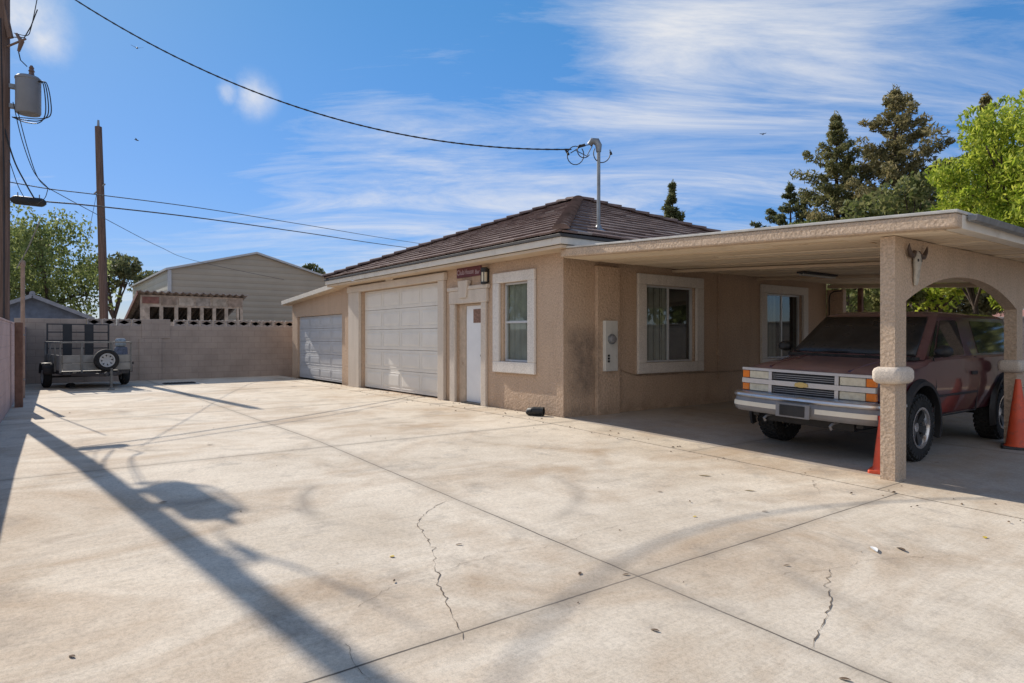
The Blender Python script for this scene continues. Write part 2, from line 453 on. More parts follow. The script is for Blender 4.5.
def lens_mat():
    N = NT('yellowed_fluted_lens'); co = N.coord()
    c = N.ramp(N.noise(co, 18, 5), [(0.3, (0.50,0.46,0.35)), (0.7, (0.66,0.62,0.49))])
    fl = N.noise(N.coord(scale=(55, 1, 3)), 2.0, 2)
    N.bump(fl, 0.6, 0.01)
    return N.set(Base_Color=c, Roughness=0.2, Coat_Weight=0.9, Coat_Roughness=0.05)
M['lens'] = lens_mat()
M['amber'] = plain('amber_lens', (0.75, 0.20, 0.02), 0.2, var=0.1, scale=14, coat=0.7)
M['red_lens'] = plain('red_reflector', (0.5, 0.02, 0.02), 0.3)
M['gold'] = plain('gold_emblem', (0.62, 0.46, 0.18), 0.35, metal=0.6)
M['tint'] = None
def tint_mat():
    N = NT('tinted_car_glass')
    co = N.coord()
    c = N.ramp(N.noise(co, 3, 6), [(0.3, (0.012,0.013,0.014)), (0.7, (0.03,0.03,0.03))])
    return N.set(Base_Color=c, Roughness=0.05, Specular_IOR_Level=0.6)
M['tint'] = tint_mat()
M['tyre'] = plain('dusty_tyre_rubber', (0.026, 0.025, 0.024), 0.85, var=0.3, scale=10, bump=0.3)
M['rim_dark'] = plain('dark_alloy', (0.06, 0.06, 0.062), 0.4, metal=0.6)
M['rim_bright'] = plain('polished_alloy', (0.62, 0.62, 0.63), 0.25, metal=0.9)
M['rim_white'] = plain('white_steel_rim', (0.46, 0.46, 0.45), 0.45, var=0.06)
def cone_mat():
    N = NT('orange_cone_plastic'); co = N.coord()
    c = N.ramp(N.noise(co, 4, 5), [(0.3, (0.62, 0.075, 0.028)), (0.7, (0.78, 0.115, 0.045))])
    c = N.mix(N.ramp(N.noise(co, 9, 6, 0.7), [(0.52, 0.0), (0.68, 0.6)]), c, (0.27, 0.085, 0.06))
    return N.set(Base_Color=c, Roughness=0.5)
M['cone'] = cone_mat()
M['bone'] = plain('grey_bone', (0.46, 0.42, 0.35), 0.85, var=0.25, scale=14, bump=0.4)
M['horn'] = plain('brown_horn', (0.085, 0.058, 0.045), 0.5, var=0.2)
M['trailer'] = plain('weathered_grey_steel', (0.22, 0.21, 0.19), 0.65, var=0.2, scale=6)
M['trailer_dark'] = plain('dark_trailer_steel', (0.06, 0.055, 0.055), 0.6, var=0.2)
M['trailer_wood'] = plain('grey_trailer_board', (0.30, 0.285, 0.255), 0.8, var=0.15, scale=4)
M['cushion'] = plain('blue_grey_cloth', (0.12, 0.14, 0.19), 0.9, var=0.3, scale=12)
M['bark'] = plain('tree_bark', (0.085, 0.062, 0.048), 0.95, var=0.3, scale=6, bump=0.5, bscale=12)
M['leaf_mesquite'] = leafmat('mesquite_leaf', (0.09,0.125,0.035), (0.19,0.23,0.07), (0.31,0.34,0.13), 0.5)
M['leaf_bright'] = leafmat('bright_green_leaf', (0.12,0.19,0.02), (0.33,0.42,0.04), (0.58,0.60,0.10), 0.52)
M['leaf_olive'] = leafmat('olive_leaf', (0.075,0.10,0.03), (0.15,0.175,0.055), (0.25,0.245,0.10), 0.5)
M['needle'] = leafmat('pine_needle', (0.085,0.10,0.035), (0.18,0.185,0.07), (0.32,0.29,0.13), 0.42)
M['needle_brown'] = leafmat('brownish_pine_needle', (0.10,0.098,0.038), (0.21,0.188,0.078), (0.34,0.285,0.14), 0.42)
M['needle_blue'] = leafmat('dark_pine_needle', (0.055,0.072,0.032), (0.12,0.138,0.06), (0.22,0.22,0.10), 0.42)
M['dry_leaf'] = plain('dry_brown_leaf', (0.13, 0.08, 0.045), 0.85, var=0.3, scale=20)
M['yellow_leaf'] = plain('yellow_leaf', (0.62, 0.44, 0.04), 0.7, var=0.2, scale=20)
M['litter_white'] = plain('white_scrap', (0.78, 0.77, 0.74), 0.6, var=0.06, scale=10)
def tile_mat2():
    N = NT('brown_concrete_tile_piece')
    g = N.n('ShaderNodeNewGeometry'); co = N.coord()
    c = N.ramp(g.outputs['Random Per Island'], [(0.0, (0.155,0.100,0.085)), (0.5, (0.205,0.142,0.122)), (0.9, (0.26,0.19,0.165)), (0.985, (0.28,0.21,0.18)), (1.0, (0.42,0.36,0.32))])
    c = N.mix(0.6, c, N.ramp(N.noise(co, 1.6, 6, 0.65), [(0.3, 0.65), (0.7, 1.2)]), 'MULTIPLY')
    c = N.mix(N.ramp(N.noise(co, 11, 5, 0.7), [(0.58, 0.0), (0.8, 0.45)]), c, (0.34, 0.28, 0.245))
    N.bump(N.noise(co, 30, 4), 0.35, 0.01)
    return N.set(Base_Color=c, Roughness=0.85, Specular_IOR_Level=0.25)
M['tile'] = tile_mat2()

# ------------------------------------------------------------------ ground
def slope_sheet(name, x0, x1, y0, y1, dz, mat, kind='structure', th=None):
    xs = sorted(set([x0, x1] + [x for x in (-8.3, -8.0, 7.7) if x0 < x < x1]))
    mb = MB()
    vs = [(x, y, gz(x)+dz) for x in xs for y in (y0, y1)]
    fs = [(2*i, 2*i+2, 2*i+3, 2*i+1) for i in range(len(xs)-1)]
    mb.add(vs, fs)
    if th:
        n = len(vs)
        vs2 = [(x, y, z-th) for x, y, z in vs]
        mb.add(vs2, [])
        E = [(2*i, 2*i+2) for i in range(len(xs)-1)] + [(2*i+3, 2*i+1) for i in range(len(xs)-1)] + [(1, 0), (2*len(xs)-2, 2*len(xs)-1)]
        for a, b in E: mb.f.append((a, a+n, b+n, b)); mb.mi.append(0)
    o = mb.build(name, mat)
    return prop(o, kind=kind)
slope_sheet('ground', -700, 700, -700, 700, -0.05, M['dirt'])
slope_sheet('driveway', -23.7, 9, -0.75, 6.66, 0.0, M['drive'], th=0.12)
slope_sheet('apron', -23.7, 9, 6.664, 7.24, 0.006, M['apron'], th=0.12)
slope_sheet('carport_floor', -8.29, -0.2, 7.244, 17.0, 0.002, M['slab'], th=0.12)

def crack(pts, w):
    L = []
    for (a, b) in zip(pts[:-1], pts[1:]):
        n = max(2, int(math.dist(a, b)/0.035))
        for i in range(n):
            t = i/n; L.append((a[0]+(b[0]-a[0])*t+rng.gauss(0, 0.009)*rng.choice((.3,1,1.6)), a[1]+(b[1]-a[1])*t+rng.gauss(0, 0.009)*rng.choice((.3,1,1.6))))
    L.append(pts[-1]); vs = []; fs = []
    for i, p in enumerate(L):
        q0 = L[max(0, i-1)]; q1 = L[min(len(L)-1, i+1)]
        d = Vector((q1[0]-q0[0], q1[1]-q0[1])).normalized(); n_ = Vector((-d.y, d.x))
        ww = w*rng.choice((.25,.5,.8,1.0,1.5))*rng.uniform(0.6, 1.2)*(0.4 if i in (0, len(L)-1) else 1)
        for s in (-1, 1): vs.append((p[0]+n_.x*ww/2*s, p[1]+n_.y*ww/2*s, gz(p[0])+0.003))
    fs = [(2*i, 2*i+2, 2*i+3, 2*i+1) for i in range(len(L)-1)]
    mb = MB().add(vs, fs)
    prop(mb.build('driveway_crack', M['crack']), kind='structure')
CRACKS = [(0.0055000000000000005, [(-4.926, 2.962), (-4.739, 2.638), (-4.467, 2.417), (-4.013, 2.274), (-3.878, 2.221), (-3.632, 2.094), (-3.498, 2.053), (-3.44, 1.998), (-3.166, 1.89), (-2.942, 1.818), (-2.714, 1.724)]), (0.006600000000000001, [(-2.144, 4.172), (-2.025, 3.917), (-1.9, 3.718), (-1.79, 3.431), (-1.74, 3.265), (-1.666, 3.031)]), (0.00495, [(-3.528, 6.518), (-3.36, 6.246), (-3.19, 6.021)]), (0.0022, [(-3.468, 2.014), (-3.513, 1.786), (-3.454, 1.617), (-3.346, 1.448)]), (0.0022, [(-3.541, 2.078), (-3.62, 2.599), (-3.496, 3.034)]), (0.0033000000000000004, [(-2.998, 1.231), (-2.846, 1.202), (-2.723, 1.197), (-2.615, 1.196)]), (0.0022, [(-2.356, 3.715), (-2.144, 4.172), (-2.081, 4.582), (-1.805, 5.156)]), (0.0022, [(-3.496, 3.034), (-3.581, 3.511), (-3.539, 4.03)])]
for w, pts in CRACKS: crack(pts, w)

# ------------------------------------------------------------------ walls with openings
def holed(mb, p, u, n, u0, u1, z0, z1, holes, reveal, mi=0):
    """wall sheet through point p; u = unit direction along it, n = outward normal; holes (a,b,c,d); reveals go inward"""
    us = sorted(set([u0, u1] + [q for h in holes for q in h[:2]]))
    zs = sorted(set([z0, z1] + [q for h in holes for q in h[2:4]]))
    P = lambda a, z, d=0.0: (p[0]+u[0]*a-n[0]*d, p[1]+u[1]*a-n[1]*d, z)
    for i in range(len(us)-1):
        for j in range(len(zs)-1):
            cu = (us[i]+us[i+1])/2; cz = (zs[j]+zs[j+1])/2
            if any(h[0] < cu < h[1] and h[2] < cz < h[3] for h in holes): continue
            mb.add([P(us[i], zs[j]), P(us[i+1], zs[j]), P(us[i+1], zs[j+1]), P(us[i], zs[j+1])], [(0,1,2,3)], mi)
    for a, b, c, d in holes:
        for q in ((a,c,b,c), (b,c,b,d), (b,d,a,d), (a,d,a,c)):
            mb.add([P(q[0],q[1]), P(q[2],q[3]), P(q[2],q[3],reveal), P(q[0],q[1],reveal)], [(0,1,2,3)], mi)

# ------------------------------------------------------------------ house
HX, HY = -8.29, 7.27
HW, HD = 9.42, 8.68          # length of the front, depth of the side
house = thing('house', 'tan stucco house with brown tile hip roof, large garage door and white entry door', 'house', (HX, HY, 0))
SOF = 2.86
win_f = (-10.02, -9.21, 0.905, 2.392)
door_h = (-11.68, -10.70, 0.0, 2.06)
gar_h = (-16.57, -12.357, 0.0, 2.60)
s_w1 = (9.29-HY, 10.755-HY, 0.885, 2.354)
s_w2 = (13.265-HY, 14.77-HY, 0.885, 2.36)
mb = MB()
holed(mb, (0, HY), (1, 0), (0, -1), HX-HW, HX, -0.3, SOF, [win_f, door_h, gar_h], 0.17)
holed(mb, (HX, HY), (0, 1), (1, 0), 0, HD, -0.3, SOF, [s_w1, s_w2], 0.12)
mb.add([(HX-HW,HY,-.3),(HX-HW,HY+HD,-.3),(HX-HW,HY+HD,SOF),(HX-HW,HY,SOF)], [(0,1,2,3)])
mb.add([(HX-HW,HY+HD,-.3),(HX,HY+HD,-.3),(HX,HY+HD,SOF),(HX-HW,HY+HD,SOF)], [(0,1,2,3)])
w = mb.build('wall', M['stucco'], house, world=True)
# dark room behind the openings
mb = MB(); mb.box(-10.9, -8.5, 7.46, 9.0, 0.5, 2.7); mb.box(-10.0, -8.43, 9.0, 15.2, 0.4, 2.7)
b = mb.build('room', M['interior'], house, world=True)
# pilaster that carries the meter, on the side wall
mb = MB(); mb.box(HX+0.004, HX+0.09, 7.98, 8.55, -0.2, 2.62)
mb.build('pilaster', M['stucco'], house, bevel=0.015, world=True)

def frame_ring(mb, axis, a0, a1, z0, z1, w, d0, d1, base, top=None, bot=None, mi=0):
    """picture-frame of four butted pieces; axis 'x' = on the front wall (plane y=base), 'y' = on the side wall (plane x=base)"""
    top = top or w; bot = bot or w
    for (p, q, r, s) in ((a0, a1, z1-top, z1), (a0, a1, z0, z0+bot), (a0, a0+w, z0+bot, z1-top), (a1-w, a1, z0+bot, z1-top)):
        if axis == 'x': mb.box(p, q, base-d1, base-d0, r, s, mi)
        else: mb.box(base+d0, base+d1, p, q, r, s, mi)

def house_window(axis, hole, outer, base, sliding, trim, curtain):
    a0, a1, z0, z1 = hole
    mb = MB(); frame_ring(mb, axis, outer[0], outer[1], outer[2], outer[3], min(hole[0]-outer[0], outer[1]-hole[1]), 0.003, 0.065, base, outer[3]-hole[3], hole[2]-outer[2])
    tr = mb.build('window_surround', trim, house, bevel=0.014, world=True)
    wn = MB(); f = 0.035
    frame_ring(wn, axis, a0+.002, a1-.002, z0+.002, z1-.002, f, -0.10, -0.04, base)
    mid = (a0+a1)/2; zm = (z0+z1)/2
    if sliding:
        if axis == 'x': wn.box(mid-.022, mid+.022, base+.045, base+.095, z0+f, z1-f)
        else: wn.box(base-.095, base-.045, mid-.022, mid+.022, z0+f, z1-f)
    else:
        wn.box(a0+f, a1-f, base+.045, base+.095, zm-.02, zm+.02)
    fr = wn.build('window_frame', M['alu'] if axis == 'x' else M['alu'], house, bevel=0.004, world=True)
    L = house.location
    def pane(p, q, r, s, d):
        mb = MB()
        if axis == 'x': mb.add([(p,base+d,r),(q,base+d,r),(q,base+d,s),(p,base+d,s)], [(0,1,2,3)])
        else: mb.add([(base-d,p,r),(base-d,q,r),(base-d,q,s),(base-d,p,s)], [(0,1,2,3)])
        o = mb.build('pane', M['glass'], None)
        o.parent = fr
        for v in o.data.vertices: v.co -= L
    if sliding:
        pane(a0+f, mid-.022, z0+f, z1-f, .062); pane(mid+.022, a1-f, z0+f, z1-f, .078)
    else:
        pane(a0+f, a1-f, zm+.02, z1-f, .062); pane(a0+f, a1-f, z0+f, zm-.02, .078)
    # curtain: a gently folded sheet behind the glass
    n = 60; vs = []; fs = []
    c0, c1 = curtain
    for i in range(n+1):
        a = c0+(c1-c0)*i/n; d = 0.135+0.016*math.sin(i*1.35)+0.008*math.sin(i*0.43)
        for z in (z0+.01, z1-.01):
            vs.append((a-L[0], base+d-L[1], z) if axis == 'x' else (base-d-L[0], a-L[1], z))
    for i in range(n): fs.append((2*i, 2*i+2, 2*i+3, 2*i+1))
    c = MB().add(vs, fs).build('curtain', M['curtain'], None, smooth=60)
    c.parent = fr
house_window('x', win_f, (-10.294, -9.005, 0.697, 2.588), HY, False, M['trim_white'], (-10.01, -9.22))
house_window('y', (s_w1[0]+HY, s_w1[1]+HY, s_w1[2], s_w1[3]), (9.062, 11.0, 0.684, 2.556), HX, True, M['trim_white'], (9.3, 10.03))
house_window('y', (s_w2[0]+HY, s_w2[1]+HY, s_w2[2], s_w2[3]), (13.05, 15.0, 0.684, 2.552), HX, True, M['trim_white'], (13.27, 13.9))

# entry door surround with keystone lintel, wooden jamb and white door
mb = MB()
mb.box(-11.90, -10.49, HY-0.075, HY-0.003, 2.06, 2.33); mb.box(-11.95, -10.44, HY-0.09, HY-0.003, 2.332, 2.41)
mb.hexa([(-11.43,HY-.115,2.17),(-11.17,HY-.115,2.17),(-11.17,HY-.078,2.17),(-11.43,HY-.078,2.17)], [(-11.49,HY-.115,2.53),(-11.11,HY-.115,2.53),(-11.11,HY-.004,2.53),(-11.49,HY-.004,2.53)])
mb.box(-11.885, -11.68, HY-.065, HY-.003, 0.0, 2.058); mb.box(-10.70, -10.53, HY-.065, HY-.003, 0.0, 2.058)
mb.build('door_surround', M['trim'], house, bevel=0.012, world=True)
mb = MB()
mb.box(-11.678, -11.43, HY+.05, HY+.165, 0.0, 2.055); mb.box(-11.43, -10.702, HY+.05, HY+.165, 2.018, 2.055); mb.box(-10.712, -10.702, HY+.05, HY+.165, 0.03, 2.018)
mb.build('door_frame', M['wood_frame'], house, bevel=0.006, world=True)
mb = MB(); mb.box(-11.43, -10.705, HY-.06, HY+.165, 0.0, 0.035)
mb.build('threshold', M['dark_metal'], house, world=True)
mb = MB(); mb.box(-11.427, -10.714, HY+.075, HY+.12, 0.036, 2.015)
door = mb.build('entry_door', M['white_paint'], house, bevel=0.004, world=True)
def child_of(part, mb, name, mat, **kw):
    L = house.location
    mb.v = [(p[0]-L[0], p[1]-L[1], p[2]-L[2]) for p in mb.v]
    o = mb.build(name, mat, None, **kw); o.parent = part
    return o
mb = MB(); mb.tube([(-10.79, HY+.076, 1.0), (-10.79, HY+.02, 1.0)], 0.012, 10); mb.tube([(-10.79, HY+.035, 1.0), (-10.79, HY+.005, 1.0)], [0.028, 0.024], 12)
child_of(door, mb, 'door_knob', M['dark_metal'], smooth=40)
mb = MB(); mb.tube([(-10.79, HY+.076, 1.12), (-10.79, HY+.055, 1.12)], 0.028, 12)
child_of(door, mb, 'deadbolt', M['dark_metal'], smooth=40)
mb = MB(); mb.box(-11.16, -10.78, HY+.068, HY+.074, 1.66, 1.94)
child_of(door, mb, 'notice', M['notice'])

# big garage door: five rows of four raised panels
mb = MB()
mb.box(-17.28, -16.57, HY-.085, HY-.003, 0.0, 2.60); mb.box(-12.357, -12.107, HY-.085, HY-.003, 0.0, 2.60)
mb.box(-17.34, -12.06, HY-.10, HY-.003, 2.602, 2.765)
mb.box(-14.90, -14.50, HY-.105, HY-.003, 2.768, SOF-.002)
gs = mb.build('garage_surround', M['trim'], house, bevel=0.012, world=True)
for a, b in ((-17.2, -14.92), (-14.48, -12.1)):
    mb = MB(); mb.box(a, b, HY-.012, HY-.002, 2.768, SOF-.002); mb.build('frieze_board', M['wood_frame'], house, world=True)
def garage_door(mat, x0, x1, z0, z1, y, rows, cols, parent, name='garage_door'):
    mb = MB(); rh = (z1-z0)/rows
    for r in range(rows):
        a = z0+r*rh+.004; b = z0+(r+1)*rh-.004
        mb.box(x0, x1, y, y+.045, a, b)
        cw = (x1-x0-.12)/cols
        for c in range(cols):
            p = x0+.06+c*cw+.07; q = x0+.06+(c+1)*cw-.07
            m, k = (a+.085, b-.085)
            # recessed moulding: four slim bevel bars and a raised field
            mb.hexa([(p,y-.002,m),(q,y-.002,m),(q,y-.002,k),(p,y-.002,k)][::1], [(p+.05,y-.010,m+.05),(q-.05,y-.010,m+.05),(q-.05,y-.010,k-.05),(p+.05,y-.010,k-.05)])
            for e in ((p-.028,q+.028,m-.028,m-.012),(p-.028,q+.028,k+.012,k+.028),(p-.028,p-.012,m-.012,k+.012),(q+.012,q+.028,m-.012,k+.012)):
                mb.box(e[0], e[1], y-.006, y-.001, e[2], e[3])
    return mb.build(name, mat, parent, bevel=0.003, seg=1, world=True)
gd = garage_door(M['garage_white'], -16.565, -12.362, 0.03, 2.595, HY+.10, 5, 4, house)
gd['label'] = 'large grey-white panelled garage door'

# ---- roof
EX = 0.42
ex0, ex1 = HX-HW-EX, HX+EX          # eave lines
ey0, ey1 = HY-EX, HY+HD+EX
ez = 3.055
sl = (ey1-ey0)/2; rise = 1.93; k = rise/sl
pkA = Vector((ex1-sl, ey0+sl, ez+rise)); pkB = Vector((ex0+sl, ey0+sl, ez+rise))
def roof_face(c0, c1, pk0, pk1):
    """courses of separate flat tiles on one roof plane; c0->c1 along the eave, pk the ridge ends above them"""
    c0 = Vector(c0); c1 = Vector(c1)
    u = (c1-c0).normalized(); W = (c1-c0).length
    up = (pk0-c0) - u*((pk0-c0).dot(u)); Ls = up.length; v = up/Ls; nrm = u.cross(v)
    if nrm.z < 0: nrm = -nrm
    bm = bmesh.new(); ex = 0.345; rows = int(Ls/ex)+1; tw = 0.335
    for r in range(rows):
        off = (r % 2)*tw/2
        for t in range(-1, int(W/tw)+2):
            a = t*tw+off+.003; b = a+tw-.006
            j = rng.uniform(-.004, .004); v0 = r*ex-.02+rng.uniform(-.006,.006); v1 = (r+1)*ex+.03
            h0 = .040+j; h1 = .004+j
            P = lambda uu, vv, hh: bm.verts.new(c0+u*uu+v*vv+nrm*hh)
            q = [P(a,v0,h0), P(b,v0,h0), P(b,v1,h1), P(a,v1,h1), P(a,v0,h0-.034), P(b,v0,h0-.034), P(b,v1,h1-.02), P(a,v1,h1-.02)]
            for f in ((0,1,2,3),(4,5,1,0),(5,6,2,1),(7,4,0,3)):
                bm.faces.new([q[i] for i in f])
    # cut at the hips and the ridge
    for p, qq, inside in ((c0, pk0, c1), (pk1, c1, c0), (pk0, pk0+u, c0)):
        d = qq-p
        pn = d.cross(Vector((0,0,1)))
        if pn.length < 1e-6: continue
        if (inside-p).dot(pn) > 0: pn = -pn
        bmesh.ops.bisect_plane(bm, geom=bm.verts[:]+bm.edges[:]+bm.faces[:], plane_co=p, plane_no=pn, clear_outer=True)
    return bm
A = Vector((ex1,ey0,ez)); B = Vector((ex1,ey1,ez)); C = Vector((ex0,ey1,ez)); D = Vector((ex0,ey0,ez))
bmr = bmesh.new(); me = bpy.data.meshes.new('roof')
for c0, c1, p0, p1 in ((D, A, pkB, pkA), (A, B, pkA, pkA), (B, C, pkA, pkB), (C, D, pkB, pkB)):
    b_ = roof_face(c0, c1, p0, p1); t_ = bpy.data.meshes.new('t'); b_.to_mesh(t_); b_.free(); bmr.from_mesh(t_); bpy.data.meshes.remove(t_)
# deck under the tiles, so that no light leaks
dv = [bmr.verts.new(p-Vector((0,0,.012))) for p in (A, B, C, D, pkA, pkB)]
for f in ((3,0,4,5), (0,1,4), (1,2,5,4), (2,3,5)): bmr.faces.new([dv[i] for i in f])
bmesh.ops.translate(bmr, verts=bmr.verts[:], vec=-house.location)
bmr.to_mesh(me); bmr.free(); me.materials.append(M['tile'])
roof = link('roof', me, house)
# hip and ridge caps: overlapping half-round pieces
def caps(p, q):
    mb = MB(); d = q-p; n = int(d.length/0.36); dn = d.normalized(); s = dn.cross(Vector((0,0,1))).normalized(); u = s.cross(dn)
    for i in range(n):
        a = p+dn*(i*d.length/n-.02); b = p+dn*((i+1)*d.length/n+.05)
        vs = []; K = 8
        for cc, r, lift in ((a, .145, .045), (b, .115, .02)):
            for j in range(K+1):
                th = PI*j/K
                vs.append(cc+s*(r*math.cos(th))+u*(r*0.62*math.sin(th)+lift))
        fs = [(j, j+1, K+2+j, K+1+j) for j in range(K)] + [tuple(range(K+1))]
        mb.add(vs, fs)
    return mb
mb = MB()
for p, q in ((A,pkA),(B,pkA),(C,pkB),(D,pkB),(pkB,pkA)):
    c_ = caps(p, q); mb.add(c_.v, c_.f)
child_of(roof, mb, 'hip_cap', M['tile_cap'], smooth=40)
# eave: dark drip edge, cream fascia, tan inner board and soffit
def eave_ring(name, mat, o0, o1, z0, z1, x0=ex0, x1=ex1, y0=ey0, y1=ey1):
    """square ring between inset o0 and inset o1 from the eave line"""
    mb = MB()
    for a, b, c, d in ((x0+o0, x1-o0, y0+o0, y0+o1), (x0+o0, x1-o0, y1-o1, y1-o0), (x0+o0, x0+o1, y0+o1, y1-o1), (x1-o1, x1-o0, y0+o1, y1-o1)):
        mb.box(a, b, c, d, z0, z1)
    return mb.build(name, mat, house, world=True, bevel=0.004)
eave_ring('drip_edge', M['drip'], -0.03, 0.02, ez-.075, ez-.028)
eave_ring('fascia', M['fascia'], 0.0, 0.03, ez-.19, ez-.078)
eave_ring('soffit', M['fascia_tan'], 0.034, EX-0.004, SOF-.055, SOF-.003)

# things fixed to the front wall --------------------------------------------------
s = thing('wall_sign', 'small maroon sign with pale lettering above the entry door', 'sign', (-11.2, HY-.004, 2.71))
mb = MB(); mb.box(-.455, .455, -.022, 0, -.108, .108)
mb.build('board', M['sign_red'], s, bevel=0.004)
def text(name, body, size, loc, rot, mat, parent, ext=0.002, align='CENTER', sx=1.0):
    cu = bpy.data.curves.new(name, 'FONT'); cu.body = body; cu.size = size; cu.extrude = ext; cu.align_x = align; cu.align_y = 'CENTER'
    t = bpy.data.objects.new(name, cu); COL.objects.link(t)
    dg = bpy.context.evaluated_depsgraph_get(); dg.update()
    me = bpy.data.meshes.new_from_object(t.evaluated_get(dg)); bpy.data.objects.remove(t); bpy.data.curves.remove(cu)
    me.materials.clear(); me.materials.append(mat)
    o = bpy.data.objects.new(name, me); COL.objects.link(o); o.location = loc; o.rotation_euler = rot; o.scale = (sx, 1, 1)
    o.parent = parent
    return o
text('lettering', 'Club', 0.15, (-.30, -.0245, -.005), (R(90),0,0), M['sign_text'], s)
text('lettering', 'House', 0.15, (.03, -.0245, -.005), (R(90),0,0), M['sign_text'], s, sx=0.85)
text('lettering', 'Bar', 0.12, (.33, -.0245, -.03), (R(90),0,0), M['sign_text'], s)
l = thing('wall_lamp', 'black cylinder wall lamp with cream glass right of the maroon sign', 'lamp', (-10.53, HY-.004, 2.57))
mb = MB(); mb.box(-.05, .05, -.02, 0, -.13, .14)
mb.build('back_plate', M['dark_metal'], l, bevel=0.005)
T = Matrix.Translation((0, -.085, 0))
mb = MB(); mb.lathe([(0,.165),(.055,.165),(.07,.15),(.07,.07),(0,.07)], 20, T); mb.lathe([(0,-.165),(.065,-.165),(.07,-.15),(.07,-.12),(0,-.12)], 20, T)
for a in range(4):
    an = PI/4+a*PI/2; mb.box(-.006,.006,-.006,.006,-.12,.07, M=Matrix.Translation((.064*math.cos(an), -.085+.064*math.sin(an), 0)))
mb.build('cap', M['dark_metal'], l, smooth=40)
mb = MB(); mb.lathe([(0,.068),(.058,.068),(.058,-.118),(0,-.118)], 20, T)
mb.build('lamp_glass', M['lamp_glass'], l, smooth=40)

# electric meter panel on the side wall pilaster
mX = HX+0.092
m = thing('meter_panel', 'pale grey electric meter panel on the side wall by the corner', 'meter panel', (mX, 8.26, 1.21))
mb = MB(); mb.box(0, .075, -.155, -.003, -.445, .445); mb.box(0, .068, .003, .155, -.445, .445)
mb.build('cabinet', M['meter_grey'], m, bevel=0.006)
T = Matrix.Translation((.075, -.02, .12)) @ Matrix.Rotation(R(90), 4, 'Y')
mb = MB(); mb.lathe([(.072,0),(.09,0),(.09,.035),(.072,.04)], 24, T, close=True)
mb.build('meter_ring', M['steel'], m, smooth=40)
mb = MB(); mb.lathe([(.071,.0),(.071,.05),(.06,.08),(0,.09)], 24, T)
mb.build('meter_dial', M['bumper_grey'], m, smooth=40)
for z in (-.17, -.22, -.27):
    mb = MB(); mb.box(.075, .085, -.11, -.06, z-.018, z+.018); mb.build('breaker', M['dark_metal'], m, bevel=0.003)
c = thing('wall_conduit', 'thin grey conduit running along the side wall under the first window', 'conduit', (HX, 8.55, 0.7))
mb = MB(); mb.tube([(.012,0.02,.10),(.012,.25,.02),(.012,.55,-.045),(.012,3.0,-.05),(.012,4.2,-.05)], .011, 6)
mb.build('horizontal_run', M['stucco'], c, smooth=60)
mb = MB(); mb.tube([(.014,2.99,1.95),(.014,2.99,-.20)], .012, 6); mb.box(.002,.05,2.94,3.04,.29,.43)
mb.build('vertical_run', M['stucco'], c, smooth=60)

# service mast on the roof
t = thing('service_mast', 'grey steel electric service mast with weatherhead rising from the tile roof', 'mast', (-8.50, 8.30, 3.30))
mb = MB(); mb.tube([(0,0,-.35),(0,0,1.45)], .032, 14)
mb.build('pipe', M['steel'], t, smooth=40)
mb = MB(); mb.lathe([(.15,-.06),(.14,-.02),(.06,.03),(.045,.09),(.034,.10)], 20)
mb.build('flashing', M['steel'], t, smooth=40)
mb = MB(); mb.tube([(0,0,1.42),(0,0,1.54),(-.03,-.02,1.61),(-.10,-.06,1.63),(-.15,-.09,1.57)], [.045,.06,.068,.062,.045], 14)
mb.build('weatherhead', M['steel'], t, smooth=50)
mb = MB()
def loop(c0, r, tilt, a0, a1, n=16):
    u = Vector((0.62,0.78,0)); return [Vector(c0)+u*(r*math.cos(a0+(a1-a0)*i/n))+Vector((0,0,r*1.15*math.sin(a0+(a1-a0)*i/n)))+Vector((.78,-.62,0))*(tilt*i/n) for i in range(n+1)]
for pts in (loop((-.27,-.32,1.36), .15, .05, 1.2, 7.0), loop((-.17,-.20,1.45), .12, .04, 2.2, 5.6), loop((.02,.06,1.40), .15, .04, 2.6, 6.6)):
    mb.tube(pts, .009, 6)
mb.tube([(-.12,-.08,1.57),(-.22,-.2,1.55),(-.36,-.36,1.42)], .009, 6); mb.tube([(-.10,-.06,1.55),(-.14,-.16,1.35),(-.28,-.3,1.46)], .009, 6)
mb.build('drip_loop', M['cable'], t, smooth=60)
for pts, r_ in (([(-.17,-.17,1.56),(-.26,-.26,1.53)], .026), ([(-.36,-.40,1.38),(-.40,-.44,1.48)], .022), ([(.14,.18,1.37),(.13,.17,1.42)], .022)):
    mb = MB(); mb.tube(pts, r_, 8); mb.build('splice', M['cable'], t, smooth=40)

# ------------------------------------------------------------------ side garage (lean-to)
AY = 7.40
ax = thing('lean_to_garage', 'low lean-to garage with sloping roof beside the back wall', 'garage', (-17.71, AY, 0))
ax0, ax1 = -22.70, -17.712
def aroof(x): return 2.485 + (x+23.0)*0.062     # underside
mb = MB()
hole = (-22.16, -18.25, 0.0, 2.065)
for a, b in ((ax0, hole[0]), (hole[1], ax1)):
    mb.add([(a,AY,-.3),(b,AY,-.3),(b,AY,aroof(b)),(a,AY,aroof(a))], [(0,1,2,3)])
mb.add([(hole[0],AY,hole[3]),(hole[1],AY,hole[3]),(hole[1],AY,aroof(hole[1])),(hole[0],AY,aroof(hole[0]))], [(0,1,2,3)])
for q in ((hole[0],-.0,hole[0],hole[3]), (hole[0],hole[3],hole[1],hole[3]), (hole[1],hole[3],hole[1],0.0)):
    mb.add([(q[0],AY,q[1]),(q[2],AY,q[3]),(q[2],AY+.14,q[3]),(q[0],AY+.14,q[1])], [(0,1,2,3)])
mb.add([(ax0,AY,-.3),(ax0,AY+6,-.3),(ax0,AY+6,aroof(ax0)),(ax0,AY,aroof(ax0))], [(0,1,2,3)])
